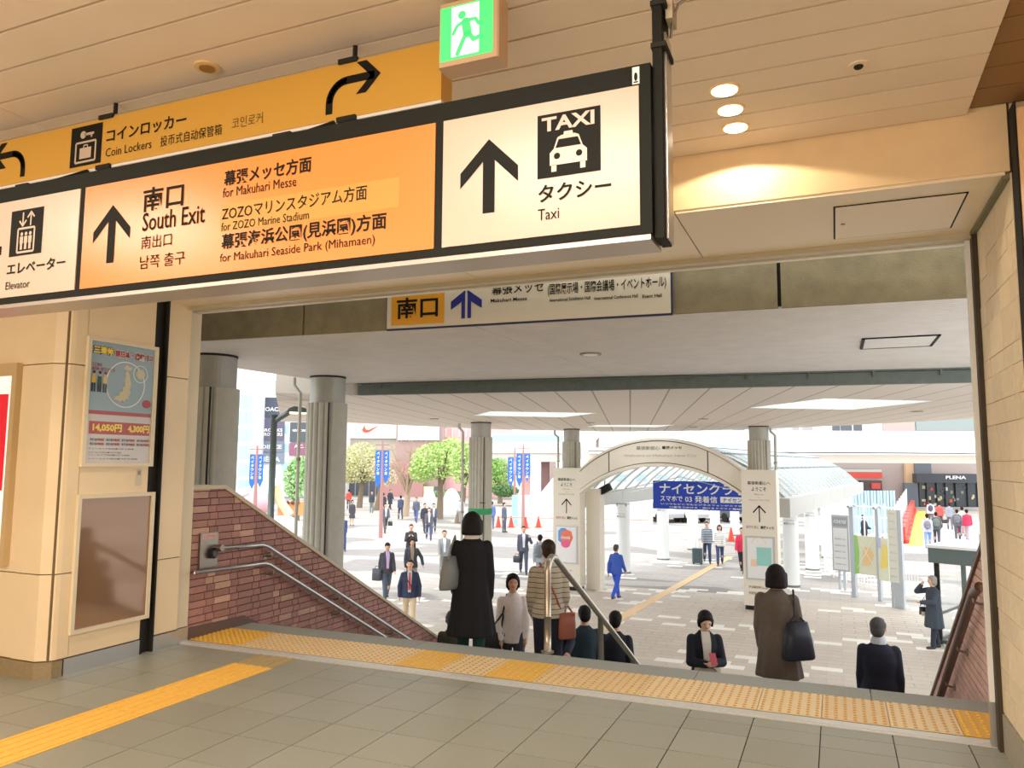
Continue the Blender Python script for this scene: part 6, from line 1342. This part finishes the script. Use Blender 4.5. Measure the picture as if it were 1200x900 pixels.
def suitcase(p, label, col, hgt=.58):
    t = empty('suitcase', p, 0, label, 'suitcase'); m_ = M('case_%d_%d_%d' % col, col, 0.35)
    MB().bbox(p.x - .2, p.x + .2, p.y - .12, p.y + .12, p.z + .05, p.z + .05 + hgt, .05).build('shell', m_, t)
    for i in range(4): MB().box(p.x - .14 + i * .08, p.x - .12 + i * .08, p.y - .128, p.y - .12, p.z + .1, p.z + hgt).build('rib', m_, t)
    for a in (-.15, .15):
        for b_ in (-.08, .08): MB().tube([(p.x + a, p.y + b_ - .012, p.z + .03), (p.x + a, p.y + b_ + .012, p.z + .03)], .03, 10).build('wheel', DARK, t)
    MB().tube([(p.x - .08, p.y + .1, p.z + hgt), (p.x - .08, p.y + .1, p.z + hgt + .35), (p.x + .08, p.y + .1, p.z + hgt + .35), (p.x + .08, p.y + .1, p.z + hgt)], .01, 6).build('handle', STEEL, t)
suitcase(on_z(817.5, 661, PLZ), 'dark teal suitcase beside the striped couple', (72, 90, 92))
pp(869, 617, ('cam', -10), 'person in a pink-red jacket half hidden behind the right gate pylon', topc=(226, 60, 90), legc=(60, 56, 66), **WALK)
ry_, wy_, _ = pp(1092, 674.5, ('cam', -62), 'elderly grey-haired woman in a dark raincoat shading her eyes by the booth', top='coat', topc=(62, 72, 84), legc=(44, 50, 62), shoe=(38, 38, 44), hair='medium', hairm=M('hair_silver', (150, 146, 138), 0.6), fem=True, h=1.58, hem=.50, flare=.05, bulk=1.35, L=(.45, .12, 1.1, .35), Rr=(1.35, .45, 1.95, .75), ll=(.12, 0), lr=(-.12, .05))
c = wy_((.20, .16, .76)); bag('small_bag', c, .4, .15, .17, .07, (44, 48, 56), 'small dark bag with a hanging tag on the elderly woman', [[c + Vector((-.04, 0, .19)), wy_((.12, .14, 1.2)), c + Vector((.05, 0, .19))]])
MB().box(c.x - .03, c.x + .04, c.y - .07, c.y - .06, c.z - .02, c.z + .07).build('tag', M('tag_beige', (220, 196, 166)), ry_)
pp(1012, 603, ('cam', 60), 'man in black using his phone behind the green town map', topc=(58, 62, 74), legc=(56, 58, 68), L=(.3, .1, 1.2, .5), Rr=(.2, .1, .6, .2), ll=(.02, 0), lr=(-.02, 0))
q1, q2, _ = pp(1090, 585.5, ('away', 0), 'person in a white shirt with a dark backpack, farthest group before the store', topc=(240, 240, 242), legc=(110, 110, 120), **WALK); backpack(q2, 'dark backpack on the white-shirted person before the store', (80, 80, 100))
pp(1100.5, 587.5, ('away', 0), 'person in a red top walking to the dark store entrance', topc=(232, 96, 90), legc=(96, 92, 98), **WALK2)
rz_, wz_, _ = pp(1112, 588.5, ('away', 5), 'man in a grey suit carrying a bag toward the store entrance', topc=(150, 156, 166), legc=(110, 112, 124), **WALK); brief(wz_, (-.3, .0, .42), 'dark bag of the grey-suited man before the store')
q1, q2, _ = pp(1086, 601, ('away', 0), 'person in pale blue with a grey backpack, leftmost of the group on the road', topc=(206, 212, 232), legc=(130, 160, 214), **WALK2); backpack(q2, 'grey-violet backpack, leftmost on the road', (128, 124, 140))
q1, q2, _ = pp(1096.5, 599, ('away', 0), 'person in dark grey with a grey-green backpack on the road', topc=(92, 96, 100), legc=(72, 74, 80), **WALK); backpack(q2, 'grey-green backpack on the person in dark grey', (104, 112, 106))
q1, q2, _ = pp(1121, 596, ('away', 0), 'person in charcoal with a backpack beside the pink suitcase', topc=(104, 106, 112), legc=(84, 86, 96), **WALK2); backpack(q2, 'charcoal backpack beside the pink suitcase', (110, 112, 116))
pp(1127, 593, ('away', 0), 'person in white and teal behind the red-jacketed walker', topc=(206, 230, 226), legc=(170, 176, 180), **WALK)
q1, q2, _ = pp(1132.5, 596, ('away', -8), 'walker in a crimson jacket pulling the pink suitcase', topc=(216, 60, 90), legc=(190, 180, 184), **WALK)
suitcase(on_z(1125.6, 625, PLZ), 'bright pink suitcase rolling along the road', (238, 84, 112))
